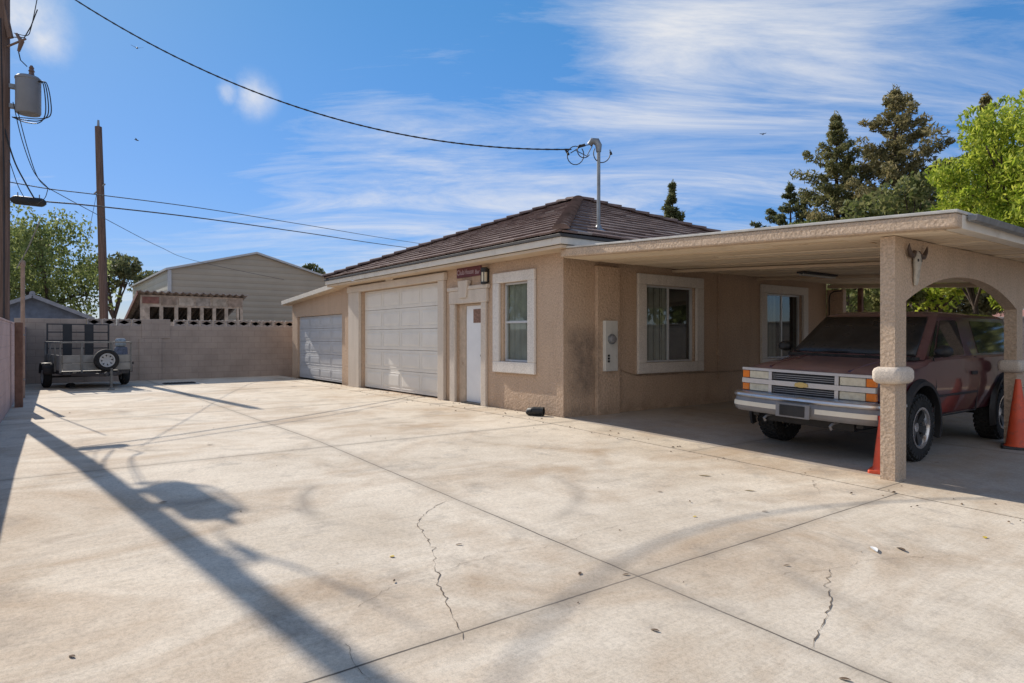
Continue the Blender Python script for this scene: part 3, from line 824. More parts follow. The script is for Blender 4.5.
mb.add([(ax0,AY+6,-.3),(ax1,AY+6,-.3),(ax1,AY+6,aroof(ax1)),(ax0,AY+6,aroof(ax0))], [(0,1,2,3)])
mb.build('wall', M['stucco'], ax, world=True)
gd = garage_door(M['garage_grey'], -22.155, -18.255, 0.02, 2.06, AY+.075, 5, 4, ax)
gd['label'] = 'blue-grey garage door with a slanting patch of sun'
mb = MB()
rx0, rx1, ry0 = -23.0, -17.74, AY-.25
mb.hexa([(rx0,ry0,aroof(rx0)),(rx1,ry0,aroof(rx1)),(rx1,AY+6.3,aroof(rx1)),(rx0,AY+6.3,aroof(rx0))], [(rx0,ry0,aroof(rx0)+.09),(rx1,ry0,aroof(rx1)+.09),(rx1,AY+6.3,aroof(rx1)+.09),(rx0,AY+6.3,aroof(rx0)+.09)])
mb.build('roof', M['fascia_tan'], ax, bevel=0.008, world=True)
mb = MB(); mb.hexa([(rx0-.02,ry0-.03,aroof(rx0)+.02),(rx1,ry0-.03,aroof(rx1)+.02),(rx1,ry0-.003,aroof(rx1)+.02),(rx0-.02,ry0-.003,aroof(rx0)+.02)], [(rx0-.02,ry0-.03,aroof(rx0)+.15),(rx1,ry0-.03,aroof(rx1)+.15),(rx1,ry0-.003,aroof(rx1)+.15),(rx0-.02,ry0-.003,aroof(rx0)+.15)])
mb.build('fascia', M['fascia'], ax, bevel=0.006, world=True)

# ------------------------------------------------------------------ carport
cp = thing('carport', 'tan stucco carport with flat roof and arched side wall sheltering the vehicle', 'carport', (-3.07, 7.28, gz(-3.07)))
def croof(x): return 2.385 + (-2.42-x)*0.0515        # soffit height
F0, F1 = (-8.06, 7.0), (-2.37, 6.93)                 # front edge
BY = 16.25
def fy(x): return F0[1]+(F1[1]-F0[1])*(x-F0[0])/(F1[0]-F0[0])
TH = 0.155
mb = MB()
# stucco front fascia
mb.hexa([(F0[0],F0[1],croof(F0[0])),(F1[0],F1[1],croof(F1[0])),(F1[0],F1[1]+.14,croof(F1[0])),(F0[0],F0[1]+.14,croof(F0[0]))],
        [(F0[0],F0[1],croof(F0[0])+TH-.02),(F1[0],F1[1],croof(F1[0])+TH-.02),(F1[0],F1[1]+.14,croof(F1[0])+TH-.02),(F0[0],F0[1]+.14,croof(F0[0])+TH-.02)])
mb.build('front_fascia', M['stucco_carport'], cp, bevel=0.02, world=True)
mb = MB()
for (p0, p1, a, b) in ((F0, F1, TH-.018, TH+.012),):
    mb.hexa([(p0[0],p0[1]-.012,croof(p0[0])+a),(p1[0]+.01,p1[1]-.012,croof(p1[0])+a),(p1[0]+.01,BY,croof(p1[0])+a),(p0[0],BY,croof(p0[0])+a)],
            [(p0[0],p0[1]-.012,croof(p0[0])+b),(p1[0]+.01,p1[1]-.012,croof(p1[0])+b),(p1[0]+.01,BY,croof(p1[0])+b),(p0[0],BY,croof(p0[0])+b)])
mb.build('roof', plain('pale_roof_coating', (0.56,0.54,0.50), 0.7, var=0.1), cp, bevel=0.006, world=True)
# right side: stucco end block, fascia board and metal gutter
mb = MB(); xr = F1[0]
mb.box(xr-.14, xr-.003, F1[1]+.145, BY, croof(xr), croof(xr)+TH-.02)
mb.build('side_fascia', M['fascia'], cp, bevel=0.006, world=True)
mb = MB()
mb.hexa([(xr+.012,F1[1]+.22,croof(xr)+.075),(xr+.08,F1[1]+.22,croof(xr)+.075),(xr+.08,BY,croof(xr)+.045),(xr+.012,BY,croof(xr)+.045)],
        [(xr+.012,F1[1]+.22,croof(xr)+.135),(xr+.10,F1[1]+.22,croof(xr)+.135),(xr+.10,BY,croof(xr)+.115),(xr+.012,BY,croof(xr)+.115)])
mb.build('gutter', M['steel'], cp, bevel=0.008, world=True)
# boarded soffit: separate boards along the front
mb = MB(); y = F0[1]+.15; xs0, xs1 = -8.13, xr-.15
while y < BY-.1:
    wd = rng.uniform(.17,.20)
    cuts = [xs0]+sorted(rng.uniform(xs0+1, xs1-.6) for _ in range(2))+[xs1]
    for a, b in zip(cuts[:-1], cuts[1:]):
        if b-a < .4: continue
        dz = rng.uniform(-.010,.004)
        g = .004
        def q(x, yy, z): return (x, yy + (fy(x)-F0[1]), croof(x)+z)
        mb.hexa([q(a,y,dz),q(b-g,y,dz+rng.uniform(-.004,.004)),q(b-g,y+wd-.012,dz),q(a,y+wd-.012,dz)], [q(a,y,.035),q(b-g,y,.035),q(b-g,y+wd-.012,.035),q(a,y+wd-.012,.035)])
    y += wd
mb.build('soffit_board', M['planks'], cp, world=True)
# soffit over the outer side, beyond the arch wall, and beams
mb = MB()
def beamx(y, wd, dp, x0, x1): mb.hexa([(x0,y,croof(x0)-dp),(x1,y,croof(x1)-dp),(x1,y+wd,croof(x1)-dp),(x0,y+wd,croof(x0)-dp)], [(x0,y,croof(x0)-.016),(x1,y,croof(x1)-.016),(x1,y+wd,croof(x1)-.016),(x0,y+wd,croof(x0)-.016)])
for bm_ in ((10.05, .09, .065, -8.27, -3.16), (12.9, .09, .065, -8.27, -3.16), (15.95, .2, .10, -8.27, -2.6)):
    mb = MB(); beamx(*bm_); mb.build('beam', M['fascia_tan'], cp, bevel=0.006, world=True)
# arched side wall
wx0, wx1 = -3.145, -3.0
zt = croof(wx0)-.022
def arch(y0, y1, zs, rise_, n=22):
    return [(y0+(y1-y0)*i/n, zs+rise_*(1-abs(2*i/n-1)**2.15)) for i in range(n+1)]
out = [(7.19,gz(-3.07)-.1),(7.41,gz(-3.07)-.1)]+[(7.41,1.70)]+[p for p in arch(7.44,10.85,1.75,0.36)]+[(10.86,1.70),(10.86,gz(-3.07)-.1),(11.10,gz(-3.07)-.1),(11.10,1.70)]+arch(11.12,14.6,1.75,.36)+[(14.62,1.7),(14.62,gz(-3.07)-.1),(14.86,gz(-3.07)-.1),(14.86,zt),(7.19,zt)]
mb = MB()
def strip(cols):
    # cols: (y, z_bottom) along the wall; shared z top. Clean quads, so that the rounded edges bevel well
    n = len(cols); V = []
    for y_, z_ in cols: V += [(wx0,y_,z_), (wx1,y_,z_), (wx1,y_,zt), (wx0,y_,zt)]
    F_ = []
    for i in range(n-1):
        a, b = 4*i, 4*i+4
        F_ += [(a,b,b+1,a+1), (a+1,b+1,b+2,a+2), (a+2,b+2,b+3,a+3), (a+3,b+3,b,a)]
    return V, F_
gb0 = gz(-3.07)-.1
V = []; F_ = []
cols = []
piers = [(7.15,7.41),(10.86,11.10),(14.62,14.86)]
ys = []
for i, (a, b) in enumerate(piers):
    ys.append(('p', a, b))
    if i < 2: ys.append(('a', b, piers[i+1][0]))
ring = []                                  # lower outline from front to back
for kind_, a, b in ys:
    if kind_ == 'p': ring += [(a, gb0), (b, gb0)]
    else:
        A_ = arch(a, b, 1.74, .335, 28); ring += A_
n = len(ring)
V = []
for y_, z_ in ring: V += [(wx0,y_,z_), (wx1,y_,z_)]
for y_, z_ in ring: V += [(wx0,y_,zt), (wx1,y_,zt)]
for i in range(n-1):
    a, b, c_, d_ = 2*i, 2*i+2, 2*n+2*i, 2*n+2*i+2
    F_.append((a, b, b+1, a+1))
    if abs(ring[i][0]-ring[i+1][0]) > 1e-6:
        F_ += [(a, c_, d_, b), (a+1, b+1, d_+1, c_+1), (c_, c_+1, d_+1, d_)]
F_ += [(0, 1, 2*n+1, 2*n), (2*n-2, 4*n-2, 4*n-1, 2*n-1)]
mb.add(V, F_)
mb.v = [tuple(p_) for p_ in mb.v]
_am = mb
mb.build('arch_wall', M['stucco_carport'], cp, world=True)
def capital(y0, y1):
    mb = MB(); o = .055
    def ring(e, z, r=.05, n=5):
        x0, x1, a, b = wx0-e, wx1+e, y0-e, y1+e; P = []
        for cx, cy, s0 in ((x1-r,b-r,0),(x0+r,b-r,1),(x0+r,a+r,2),(x1-r,a+r,3)):
            for i in range(n+1):
                t_ = PI/2*(s0+i/n); P.append((cx+r*math.cos(t_), cy+r*math.sin(t_), z))
        return P
    mb.loft([ring(.03,.875), ring(o,.895), ring(o+.012,.93), ring(o+.012,1.0), ring(o,1.03), ring(.03,1.048)])
    mb.build('post_band', M['trim'], cp, smooth=35, world=True)
capital(7.15, 7.41); capital(10.86, 11.10); capital(14.62, 14.86)
# back: short wing wall at the house and posts
mb = MB(); mb.box(-8.285, -7.88, 15.95, 16.12, gz(-8)-.1, croof(-8)-.13)
mb.build('wing_wall', M['stucco'], cp, bevel=0.015, world=True)
for px in (-7.5, -4.55):
    mb = MB(); mb.box(px-.05, px+.05, 15.98, 16.08, gz(px)-.05, croof(px)-.105)
    mb.build('back_post', M['post_brown'], cp, bevel=0.006, world=True)
f = thing('ceiling_light', 'long dark fluorescent fixture under the carport roof', 'ceiling light', (-6.4, 12.0, croof(-6.4)-.012))
mb = MB(); mb.box(-.07,.07,-.62,.62,-.035,0)
mb.build('housing', M['dark_metal'], f, bevel=0.005)
ut = plain('unlit_tube', (0.5,0.5,0.48), 0.3)
for sx in (-.035,.035):
    mb = MB(); mb.tube([(sx,-.58,-.055),(sx,.58,-.055)], .016, 10); mb.build('tube_lamp', ut, f, smooth=40)
wr = thing('back_cable', 'dark cable looped down the inside back corner of the carport', 'cable', (-8.2, 15.9, 2.0))
mb = MB(); mb.tube([(.30,.03,.50),(.12,.03,.50),(.02,.03,.44),(-.01,.03,.32),(-.01,.03,-.6)], .014, 6)
mb.build('cable_run', M['cable'], wr, smooth=60)

# longhorn skull on the arch wall
sk = thing('cow_skull', 'grey cow skull ornament with brown horns on the arched wall', 'ornament', (wx1+.002, 7.59, 2.26))
sk.scale = (.8, .8, .88)
mb = MB(); R_ = []
for z, w_, d in ((.02,.055,.05),(-.02,.085,.075),(-.08,.080,.085),(-.14,.088,.085),(-.20,.066,.075),(-.29,.058,.065),(-.35,.050,.055),(-.395,.034,.04)):
    R_.append([(d*(0.5+0.5*math.cos(a))+.001, w_*math.sin(a), z) for a in [2*PI*i/14 for i in range(14)]])
mb.loft(R_)
mb.build('skull', M['bone'], sk, smooth=60)
for s_ in (-1, 1):
    mb = MB(); mb.tube([(.03,s_*.05,.0),(.04,s_*.12,-.045),(.045,s_*.20,-.045),(.05,s_*.262,.02),(.055,s_*.275,.06),(.06,s_*.27,.09)], [.030,.034,.032,.024,.014,.004], 10)
    mb.build('horn', M['horn'], sk, smooth=60)
for s_ in (-1, 1):
    mb = MB(); mb.lathe([(0,.012),(.016,.008),(.02,0)], 10, Matrix.Translation((.074,s_*.05,-.10)) @ Matrix.Rotation(R(90),4,'Y'))
    mb.build('eye_socket', M['dark_metal'], sk, smooth=60)
# ------------------------------------------------------------------ SUV
suv = thing('parked_suv', 'dusty maroon two-door SUV with lifted tyres and chrome grille parked under the carport', 'SUV', (-4.26, 7.60, gz(-4.26)+.004), (0, math.atan(.025), 0))
AXF, AXR, WR = 0.93, 3.76, 0.395
def body_ring(y, hw, zb, zs, zt, ztc, tuck=0.05):
    h = [(0, zb), (hw*.80, zb), (hw-tuck, zb+.06), (hw-.012, .70), (hw, .86), (hw-.008, .98), (hw-.03, zs-.03), (hw-.075, zs), (hw*.72, zt), (hw*.38, (zt+ztc)/2+.004), (0, ztc)]
    r = [(x, y, z) for x, z in h]; l = [(-x, y, z) for x, z in h[-2:0:-1]]
    return r+l
ST = [(.045,.845,.60,1.010,1.035,1.05),(.085,.862,.56,1.03,1.055,1.07),(.22,.895,.53,1.06,1.095,1.105),(.45,.925,.50,1.085,1.13,1.135),(.8,.945,.49,1.12,1.165,1.17),(1.14,.952,.48,1.16,1.205,1.21),
      (1.22,.953,.47,1.20,1.225,1.225),(1.7,.958,.45,1.225,1.23,1.23),(2.6,.96,.45,1.23,1.235,1.235),(3.4,.96,.45,1.235,1.24,1.24),(4.3,.95,.48,1.24,1.245,1.245),(4.58,.93,.52,1.24,1.245,1.245),(4.66,.90,.54,1.22,1.23,1.23)]
mb = MB(); mb.loft([body_ring(*s_) for s_ in ST])
me = mb.mesh('body', [M['maroon'], M['black_trim']])
body = link('body', me, suv)
cut = MB()
for ya in (AXF, AXR):
    for sx in (-1, 1):
        n = 28; ring = []
        for i in range(n):
            a = 2*PI*i/n; ring.append((ya+.475*math.cos(a), .44+.475*math.sin(a)))
        cut.prism(ring, 'x', sx*.60 if sx > 0 else -1.2, 1.2 if sx > 0 else -.60, 1)
cm = cut.mesh('cut', [M['maroon'], M['black_trim']]); co_ = bpy.data.objects.new('cut', cm); COL.objects.link(co_)
bo = body.modifiers.new('arch', 'BOOLEAN'); bo.object = co_; bo.operation = 'DIFFERENCE'; bo.solver = 'EXACT'
dg = bpy.context.evaluated_depsgraph_get(); dg.update()
co_.matrix_world = suv.matrix_world = Matrix.Translation(suv.location) @ Matrix.Rotation(math.atan(.025), 4, 'Y')
bpy.context.view_layer.update()
co_.parent = suv; co_.matrix_parent_inverse = Matrix.Identity(4); co_.matrix_basis = Matrix.Identity(4)
bpy.context.view_layer.update(); dg = bpy.context.evaluated_depsgraph_get()
nm = bpy.data.meshes.new_from_object(body.evaluated_get(dg))
body.modifiers.clear(); body.data = nm; bpy.data.objects.remove(co_)
nm.polygons.foreach_set('use_smooth', [True]*len(nm.polygons)); nm.set_sharp_from_angle(angle=R(32))
# greenhouse
def gh(z, y0, y1, hw, r=.06, bow=.0):
    P = []
    for sx, yy in ((1, y0), (1, y1), (-1, y1), (-1, y0)):
        pass
    pts = [(-hw*.55, y0-bow), (0, y0-bow*1.3), (hw*.55, y0-bow), (hw-r, y0), (hw, y0+r), (hw, (y0+y1)/2), (hw, y1-r), (hw-r, y1), (0, y1+bow*.4), (-(hw-r), y1), (-hw, y1-r), (-hw, (y0+y1)/2), (-hw, y0+r), (-(hw-r), y0)]
    return [(x, y, z) for x, y in pts]
GZ0, GZ1 = 1.215, 1.745
def ghw(z): return .872-(z-GZ0)/(GZ1-GZ0)*.135
mb = MB()
mb.loft([gh(1.20, 1.14, 4.66, .876, bow=.09), gh(GZ0, 1.16, 4.65, .872, bow=.09), gh(GZ1, 1.86, 4.42, .737, bow=.05), gh(1.785, 1.96, 4.36, .70, .08, .04), gh(1.815, 2.10, 4.25, .60, .1, .03), gh(1.828, 2.4, 3.95, .36, .1)])
mb.build('cabin', M['maroon'], suv, smooth=28)
# windows: panes following the tumblehome, set 4 mm proud
def side_pane(poly, sx, name='side_window', off=.005):
    vs = [(sx*(ghw(z)+off), y, z) for y, z in poly]
    vs2 = [(sx*(ghw(z)-.02), y, z) for y, z in poly]
    n = len(poly)
    mb = MB(); mb.add(vs+vs2, [tuple(range(n)), tuple(range(2*n-1, n-1, -1))]+[(i, (i+1) % n, (i+1) % n+n, i+n) for i in range(n)])
    return mb.build(name, M['tint'], suv)
def rounded(poly, r=.04, n=4):
    out = []; m = len(poly)
    for i in range(m):
        p = Vector(poly[i]); a = Vector(poly[i-1]); b = Vector(poly[(i+1) % m])
        da = (a-p).normalized(); db = (b-p).normalized()
        for k_ in range(n+1):
            t_ = k_/n
            out.append(tuple((p+da*r)*(1-t_)**2+p*2*t_*(1-t_)+(p+db*r)*t_**2))
    return out
for sx in (-1, 1):
    side_pane(rounded([(1.54,1.245),(1.97,1.70),(2.50,1.705),(2.50,1.245)]), sx)
    side_pane(rounded([(3.00,1.26),(2.96,1.705),(4.22,1.695),(4.42,1.26)]), sx, 'quarter_window')
    p = side_pane(rounded([(1.34,1.242),(1.47,1.242),(1.90,1.68),(1.87,1.69)], .015), sx, 'vent_window')
# windscreen and rear glass
mb = MB()
def ws(t, s_):
    z = GZ0+.03+(GZ1-GZ0-.05)*t; k_ = (z-GZ0)/(GZ1-GZ0)
    y0 = 1.16+(1.86-1.16)*k_; bow = .09+(.05-.09)*k_; hw = (ghw(z)-.075)
    x = hw*s_; return (x, y0-bow*(1.25-.55*s_*s_*1.8 if abs(s_) < .75 else .42)-.006, z+.004)
NW = 12
vs = [ws(t, -1+2*i/NW) for t in (0, .33, .66, 1) for i in range(NW+1)]
fs = [(r*(NW+1)+i, r*(NW+1)+i+1, (r+1)*(NW+1)+i+1, (r+1)*(NW+1)+i) for r in range(3) for i in range(NW)]
mb.add(vs, fs)
wsc = mb.build('windscreen', plain('dusty_windscreen', (0.028,0.028,0.028), 0.3, var=.3, scale=4, spec=.35, dirt=((.09,.08,.072), 2.5, .55, .35)), suv, smooth=60)
so = wsc.modifiers.new('s', 'SOLIDIFY'); so.thickness = .03; so.offset = 0
mb = MB(); mb.add([(-.78,4.655,1.25),(.78,4.655,1.25),(.66,4.445,1.71),(-.66,4.445,1.71)], [(0,1,2,3)])
rg = mb.build('rear_window', M['tint'], suv); so = rg.modifiers.new('s', 'SOLIDIFY'); so.thickness = .02; so.offset = 0
for x in (-.45, .25):
    mb = MB(); mb.tube([(x,1.02,1.245),(x+.28,1.035,1.27),(x+.55,1.10,1.262)], .008, 6)
    mb.build('wiper', M['black_trim'], suv)
# cowl
mb = MB(); mb.prism([(-.80,1.02),(.80,1.02),(.84,1.16),(-.84,1.16)], 'z', 1.19, 1.232)
mb.build('cowl', M['tyre'], suv, bevel=.01)
# hood ridges and shut line
for sx in (-1, 1):
    mb = MB(); mb.tube([(sx*.50,.10,1.068),(sx*.52,.45,1.132),(sx*.53,.8,1.166),(sx*.54,1.05,1.197)], .014, 8)
    mb.build('hood_crease', M['maroon'], suv, smooth=60)
# doors: seams, handles, mirrors, mouldings
for sx in (-1, 1):
    mb = MB(); xx = sx*.962
    seam = [(1.34,.52),(1.34,1.18),(1.38,1.24)]
    for pts in ([(1.36,.50),(1.36,.86),(1.37,1.22)], [(2.74,.50),(2.74,.86),(2.72,1.22)], [(1.36,.50),(2.74,.50)]):
        P_ = []
        for y, z in pts:
            hw = .957 if z > .6 else .935
            if z > 1.15: hw = .915
            P_.append((sx*(hw-.004), y, z))
        mb.tube(P_, .008, 6)
    mb.build('door_seam', M['black_trim'], suv)
    mb = MB(); mb.box(sx*.956-.014, sx*.956+.014, 2.50, 2.68, .985, 1.03); mb.box(sx*.950-.01, sx*.950+.014, 1.40, 2.72, .735, .765)
    mb.build('door_handle', M['black_trim'], suv, bevel=.008)
    mb = MB(); mb.tube([(sx*.90,1.42,1.24),(sx*1.02,1.40,1.27)], .022, 8)
    mb.loft([[(sx*(1.03+.10*math.cos(a)), 1.36, 1.31+.075*math.sin(a)) for a in [2*PI*i/16 for i in range(16)]], [(sx*(1.03+.09*math.cos(a)), 1.30, 1.31+.065*math.sin(a)) for a in [2*PI*i/16 for i in range(16)]], [(sx*(1.03+.05*math.cos(a)), 1.27, 1.31+.035*math.sin(a)) for a in [2*PI*i/16 for i in range(16)]]])
    mb.build('wing_mirror', M['black_trim'], suv, smooth=40)
    # black flares
    for ya in (AXF, AXR):
        mb = MB(); vs = []; fs = []; K = 22
        for i in range(K+1):
            a = R(-22)+R(224)*i/K
            for rr, xo in ((.47,.93),(.47,1.0),(.515,1.0),(.545,.945)):
                vs.append((sx*xo, ya+rr*math.cos(a), .44+rr*math.sin(a)))
        for i in range(K):
            for j in range(4):
                j2 = (j+1) % 4; fs.append((i*4+j, i*4+j2, (i+1)*4+j2, (i+1)*4+j))
        fs += [(0,1,2,3), (K*4+3,K*4+2,K*4+1,K*4)]
        mb.add(vs, fs); mb.build('fender_flare', M['black_trim'], suv, smooth=40)
# underbody
mb = MB(); mb.box(-.55,.55,.15,4.6,.36,.53); mb.tube([(-.72,AXF,.40),(.72,AXF,.40)], .05, 10); mb.tube([(-.72,AXR,.40),(.72,AXR,.40)], .06, 10); mb.box(-.70,-.62,.05,4.6,.42,.52); mb.box(.62,.70,.05,4.6,.42,.52)
mb.build('chassis', M['black_trim'], suv, bevel=.01)
# grille: chrome frame with three bars and dark louvres
mb = MB()
def gy(x): return -.012+.045*(abs(x)/.86)**2.5
def hbar(z0, z1, x0, x1, d0, d1, n=14, mat=None, m=mb):
    rings = []
    for i in range(n+1):
        x = x0+(x1-x0)*i/n; y = gy(x)
        rings.append([(x, y-d1, z0), (x, y-d1, z1), (x, y-d0, z1), (x, y-d0, z0)])
    m.loft(rings)
hbar(1.012, 1.045, -.845, .845, -.05, .028); hbar(.845, .905, -.845, .845, -.05, .030); hbar(.715, .742, -.845, .845, -.05, .026)
for sx in (-1, 1):
    for a, b in ((.40,.445),):
        for z0, z1 in ((.744,.843),(.907,1.010)):
            x0, x1 = sorted((sx*a, sx*b)); hbar(z0, z1, x0, x1, -.05, .026, 2)
gr = mb.build('grille', M['chrome'], suv, smooth=30)
mb = MB()
hbar(.744, 1.01, -.40, .40, -.06, -.03, 8, m=mb)
gb = mb.build('grille_back', M['dark_metal'], None); gb.parent = gr
mb = MB()
for zc in (.768,.793,.818,.932,.957,.982):
    hbar(zc-.005, zc+.005, -.398, .398, -.03, .012, 8, m=mb)
lv = mb.build('louvre', M['bumper_grey'], None); lv.parent = gr
mb = MB(); mb.prism([(-.11,-.028),(-.035,-.028),(-.035,-.042),(.035,-.042),(.035,-.028),(.11,-.028),(.095,.028),(.035,.028),(.035,.042),(-.035,.042),(-.035,.028),(-.095,.028)], 'y', gy(0)-.046, gy(0)-.033)
for i in range(len(mb.v)): x, y, z = mb.v[i]; mb.v[i] = (x*.78, y, z*.8+.875)
em = mb.build('emblem', M['gold'], None, bevel=.004); em.parent = gr
for sx in (-1, 1):
    for z0, z1 in ((.748,.840),(.910,1.006)):
        x0, x1 = sorted((sx*.452, sx*.735)); m_ = MB(); hbar(z0, z1, x0, x1, -.05, .016, 6, m=m_)
        hl = m_.build('headlight', M['lens'], suv, bevel=.008)
        m_ = MB(); hbar(z0-.003, z1+.003, x0-.004, x1+.004, -.05, .006, 6, m=m_)
        q = m_.build('lamp_rim', M['black_trim'], None); q.parent = hl
        m_ = MB()
        x0, x1 = sorted((sx*.742, sx*.845)); hbar(z0, z1, x0, x1, -.05, .018, 3, m=m_)
        m_.build('turn_signal', M['amber'], suv, bevel=.008)
# front bumper, swept round the corners
def bump_path(n=24):
    P = []
    for i in range(n+1):
        x = -.975+1.95*i/n; t_ = abs(x)/.975
        P.append((x, -.16+.10*t_**2.2+.16*max(0, t_-.86)/.14*max(0, t_-.86)/.14))
    return [(-.985, .42)]+P+[(.985, .42)]
BP = bump_path()
def sweep(prof, path, m):
    rings = []
    for i, (x, y) in enumerate(path):
        a = path[max(0, i-1)]; b = path[min(len(path)-1, i+1)]
        d = Vector((b[0]-a[0], b[1]-a[1])).normalized(); nn = Vector((d.y, -d.x))
        rings.append([(x+nn.x*o, y+nn.y*o, z) for o, z in prof])
    m.loft(rings)
mb = MB(); sweep([(-.05,.735),(.0,.733),(.022,.715),(.026,.69),(.012,.672),(-.05,.670)], BP, mb)
bf = mb.build('front_bumper', M['chrome'], suv, smooth=40)
mb = MB(); sweep([(-.05,.669),(-.004,.668),(.004,.63),(.014,.62),(.016,.56),(.008,.52),(-.03,.485),(-.06,.485)], BP, mb)
q = mb.build('bumper_lower', M['bumper_grey'], None, smooth=40); q.parent = bf
for sx in (-1, 1):
    mb = MB(); pth = [p for p in BP if .24 <= sx*p[0] <= .90]
    sweep([(0,.617),(.022,.614),(.026,.558),(0,.555)], pth, mb)
    q = mb.build('rub_strip', M['cream'], None, smooth=40); q.parent = bf
    mb = MB(); pth = [p for p in BP if .89 <= sx*p[0] <= .98]
    sweep([(0,.612),(.02,.61),(.022,.562),(0,.56)], pth, mb)
    q = mb.build('reflector', M['red_lens'], None, smooth=40); q.parent = bf
mb = MB(); mb.box(-.23,.20,-.215,-.192,.485,.655)
pl = mb.build('plate_holder', M['bumper_grey'], suv, bevel=.006)
mb = MB(); mb.box(-.175,.145,-.222,-.2155,.505,.635)
for x in (-.14,.11):
    for z in (.52,.62): mb.tube([(x,-.2155,z),(x,-.227,z)], .009, 8)
q = mb.build('plate_face', M['black_trim'], None, bevel=.003); q.parent = pl
mb = MB(); sweep([(-.05,.72),(.03,.71),(.035,.56),(.0,.50),(-.05,.50)], [(-.95,4.35),(-.94,4.68),(-.6,4.76),(.6,4.76),(.94,4.68),(.95,4.35)][::-1], mb)
mb.build('rear_bumper', M['chrome'], suv, smooth=40)
for sx in (-1, 1):
    mb = MB(); mb.tube([(sx*.42,.05,.47),(sx*.42,-.10,.455),(sx*.42,-.15,.43),(sx*.42,-.12,.395)], .016, 8); mb.build('tow_hook', M['bumper_grey'], suv, smooth=50)
    mb = MB(); mb.box(sx*.86-.045, sx*.86+.045, 4.60, 4.685, .80, 1.22)
    mb.build('tail_light', M['red_lens'], suv, bevel=.01)
# wheels
def wheel_parts(parent, Rr, wd, rimr, dark, bright, spokes=6, knobs=True, tyre='tyre', so_=.055):
    """axis along x; outer side +x"""
    T = Matrix.Rotation(R(90), 4, 'Y')
    mb = MB()
    w2 = wd/2
    mb.lathe([(rimr,-w2+.01),(rimr+.02,-w2),(Rr-.045,-w2),(Rr-.012,-w2+.03),(Rr-.004,-w2+.06),(Rr-.004,w2-.06),(Rr-.012,w2-.03),(Rr-.045,w2),(rimr+.02,w2),(rimr,w2-.01)], 36, T, close=True)
    if knobs:
        n = 30
        for i in range(n):
            a = 2*PI*i/n
            for zc, ww, sh in ((-w2*.62,.055,0),(-w2*.2,.06,.5),(w2*.2,.06,0),(w2*.62,.055,.5)):
                aa = a+sh*2*PI/n
                Mx = Matrix.Rotation(aa, 4, 'X')
                mb.box(zc-ww/2*1.0, zc+ww/2, -.028, .028, Rr-.012, Rr+.008, M=Mx)
            for sgn in (-1, 1):
                Mx = Matrix.Rotation(a, 4, 'X'); x_ = sgn*(w2-.008)
                mb.box(x_-.012, x_+.012, -.022, .022, Rr-.075, Rr-.02, M=Mx)
    ty = mb.build('tyre', M[tyre], parent, smooth=35)
    mb = MB()
    mb.lathe([(rimr+.002,w2-.012),(rimr+.012,w2+.004),(rimr-.012,w2+.004),(rimr-.025,w2-.02),(rimr-.03,-w2+.05),(rimr+.002,-w2+.012)], 36, T, mi=1)
    mb.lathe([(.001,w2-.055),(.055,w2-.05),(.06,w2-.08),(.001,w2-.08)], 18, T, mi=1)
    for i in range(spokes):
        a = 2*PI*i/spokes
        Mx = Matrix.Rotation(a, 4, 'X')
        mb.hexa([Mx @ Vector(p) for p in ((w2-.085,-.03,.045),(w2-.055,-.03,.045),(w2-.055,.03,.045),(w2-.085,.03,.045))], [Mx @ Vector(p) for p in ((w2-.065,-so_,rimr-.018),(w2-.025,-so_,rimr-.018),(w2-.025,so_,rimr-.018),(w2-.065,so_,rimr-.018))], 0)
    mb.lathe([(.001,w2-.10),(rimr-.03,w2-.10)], 24, T, mi=2)
    rm = mb.build('rim', [M[dark], M[bright], M['dark_metal']], parent, smooth=35)
    return ty, rm
def make_wheel(parent, name, loc, flip, *a, **k):
    w = bpy.data.objects.new(name, None); COL.objects.link(w); w.parent = parent; w.location = loc
    w.rotation_euler = (0.3, 0, PI if flip else 0)
    wheel_parts(w, *a, **k); return w
wh0 = make_wheel(suv, 'wheel', (.83, AXF, WR+.005), False, WR, .27, .235, 'rim_dark', 'rim_bright')
for x, y, fl in ((-.83, AXF, True), (.83, AXR, False), (-.83, AXR, True)):
    c = copy_tree(wh0, suv); c.location = (x, y, WR+.005); c.rotation_euler = (rng.uniform(0,1), 0, PI if fl else 0)

# ------------------------------------------------------------------ traffic cones
def cone(label, loc, h, base, lean=0.0):
    t = thing('traffic_cone', label, 'traffic cone', loc, (0, 0, 0.3), 'orange traffic cones at the carport')
    mb = MB(); b = base/2
    P = []
    for r_, z in ((b, .0), (b, .025), (b*.97, .035)):
        P.append([(x*r_, y*r_, z) for x, y in rounded([(-1,-1),(1,-1),(1,1),(-1,1)], .22)])
    mb.loft(P)
    mb.build('base', M['cone'] if h < .8 else M['dark_metal'], t, smooth=40)
    mb = MB(); r0 = b*.74
    mb.lathe([(r0+.02,.034),(r0,.06),(r0*.97,.08),(.032,h-.01),(.026,h),(.018,h),(.02,h-.03)], 28)
    mb.build('cone_body', M['cone'], t, smooth=40)
    return t
cone('orange traffic cone half hidden behind the front carport post', (-3.275, 7.50, gz(-3.275)+.003), .62, .26)
cone('tall orange traffic cone in front of the second arch post, near the rear wheel', (-2.93, 10.66, gz(-2.93)+.003), .93, .37)

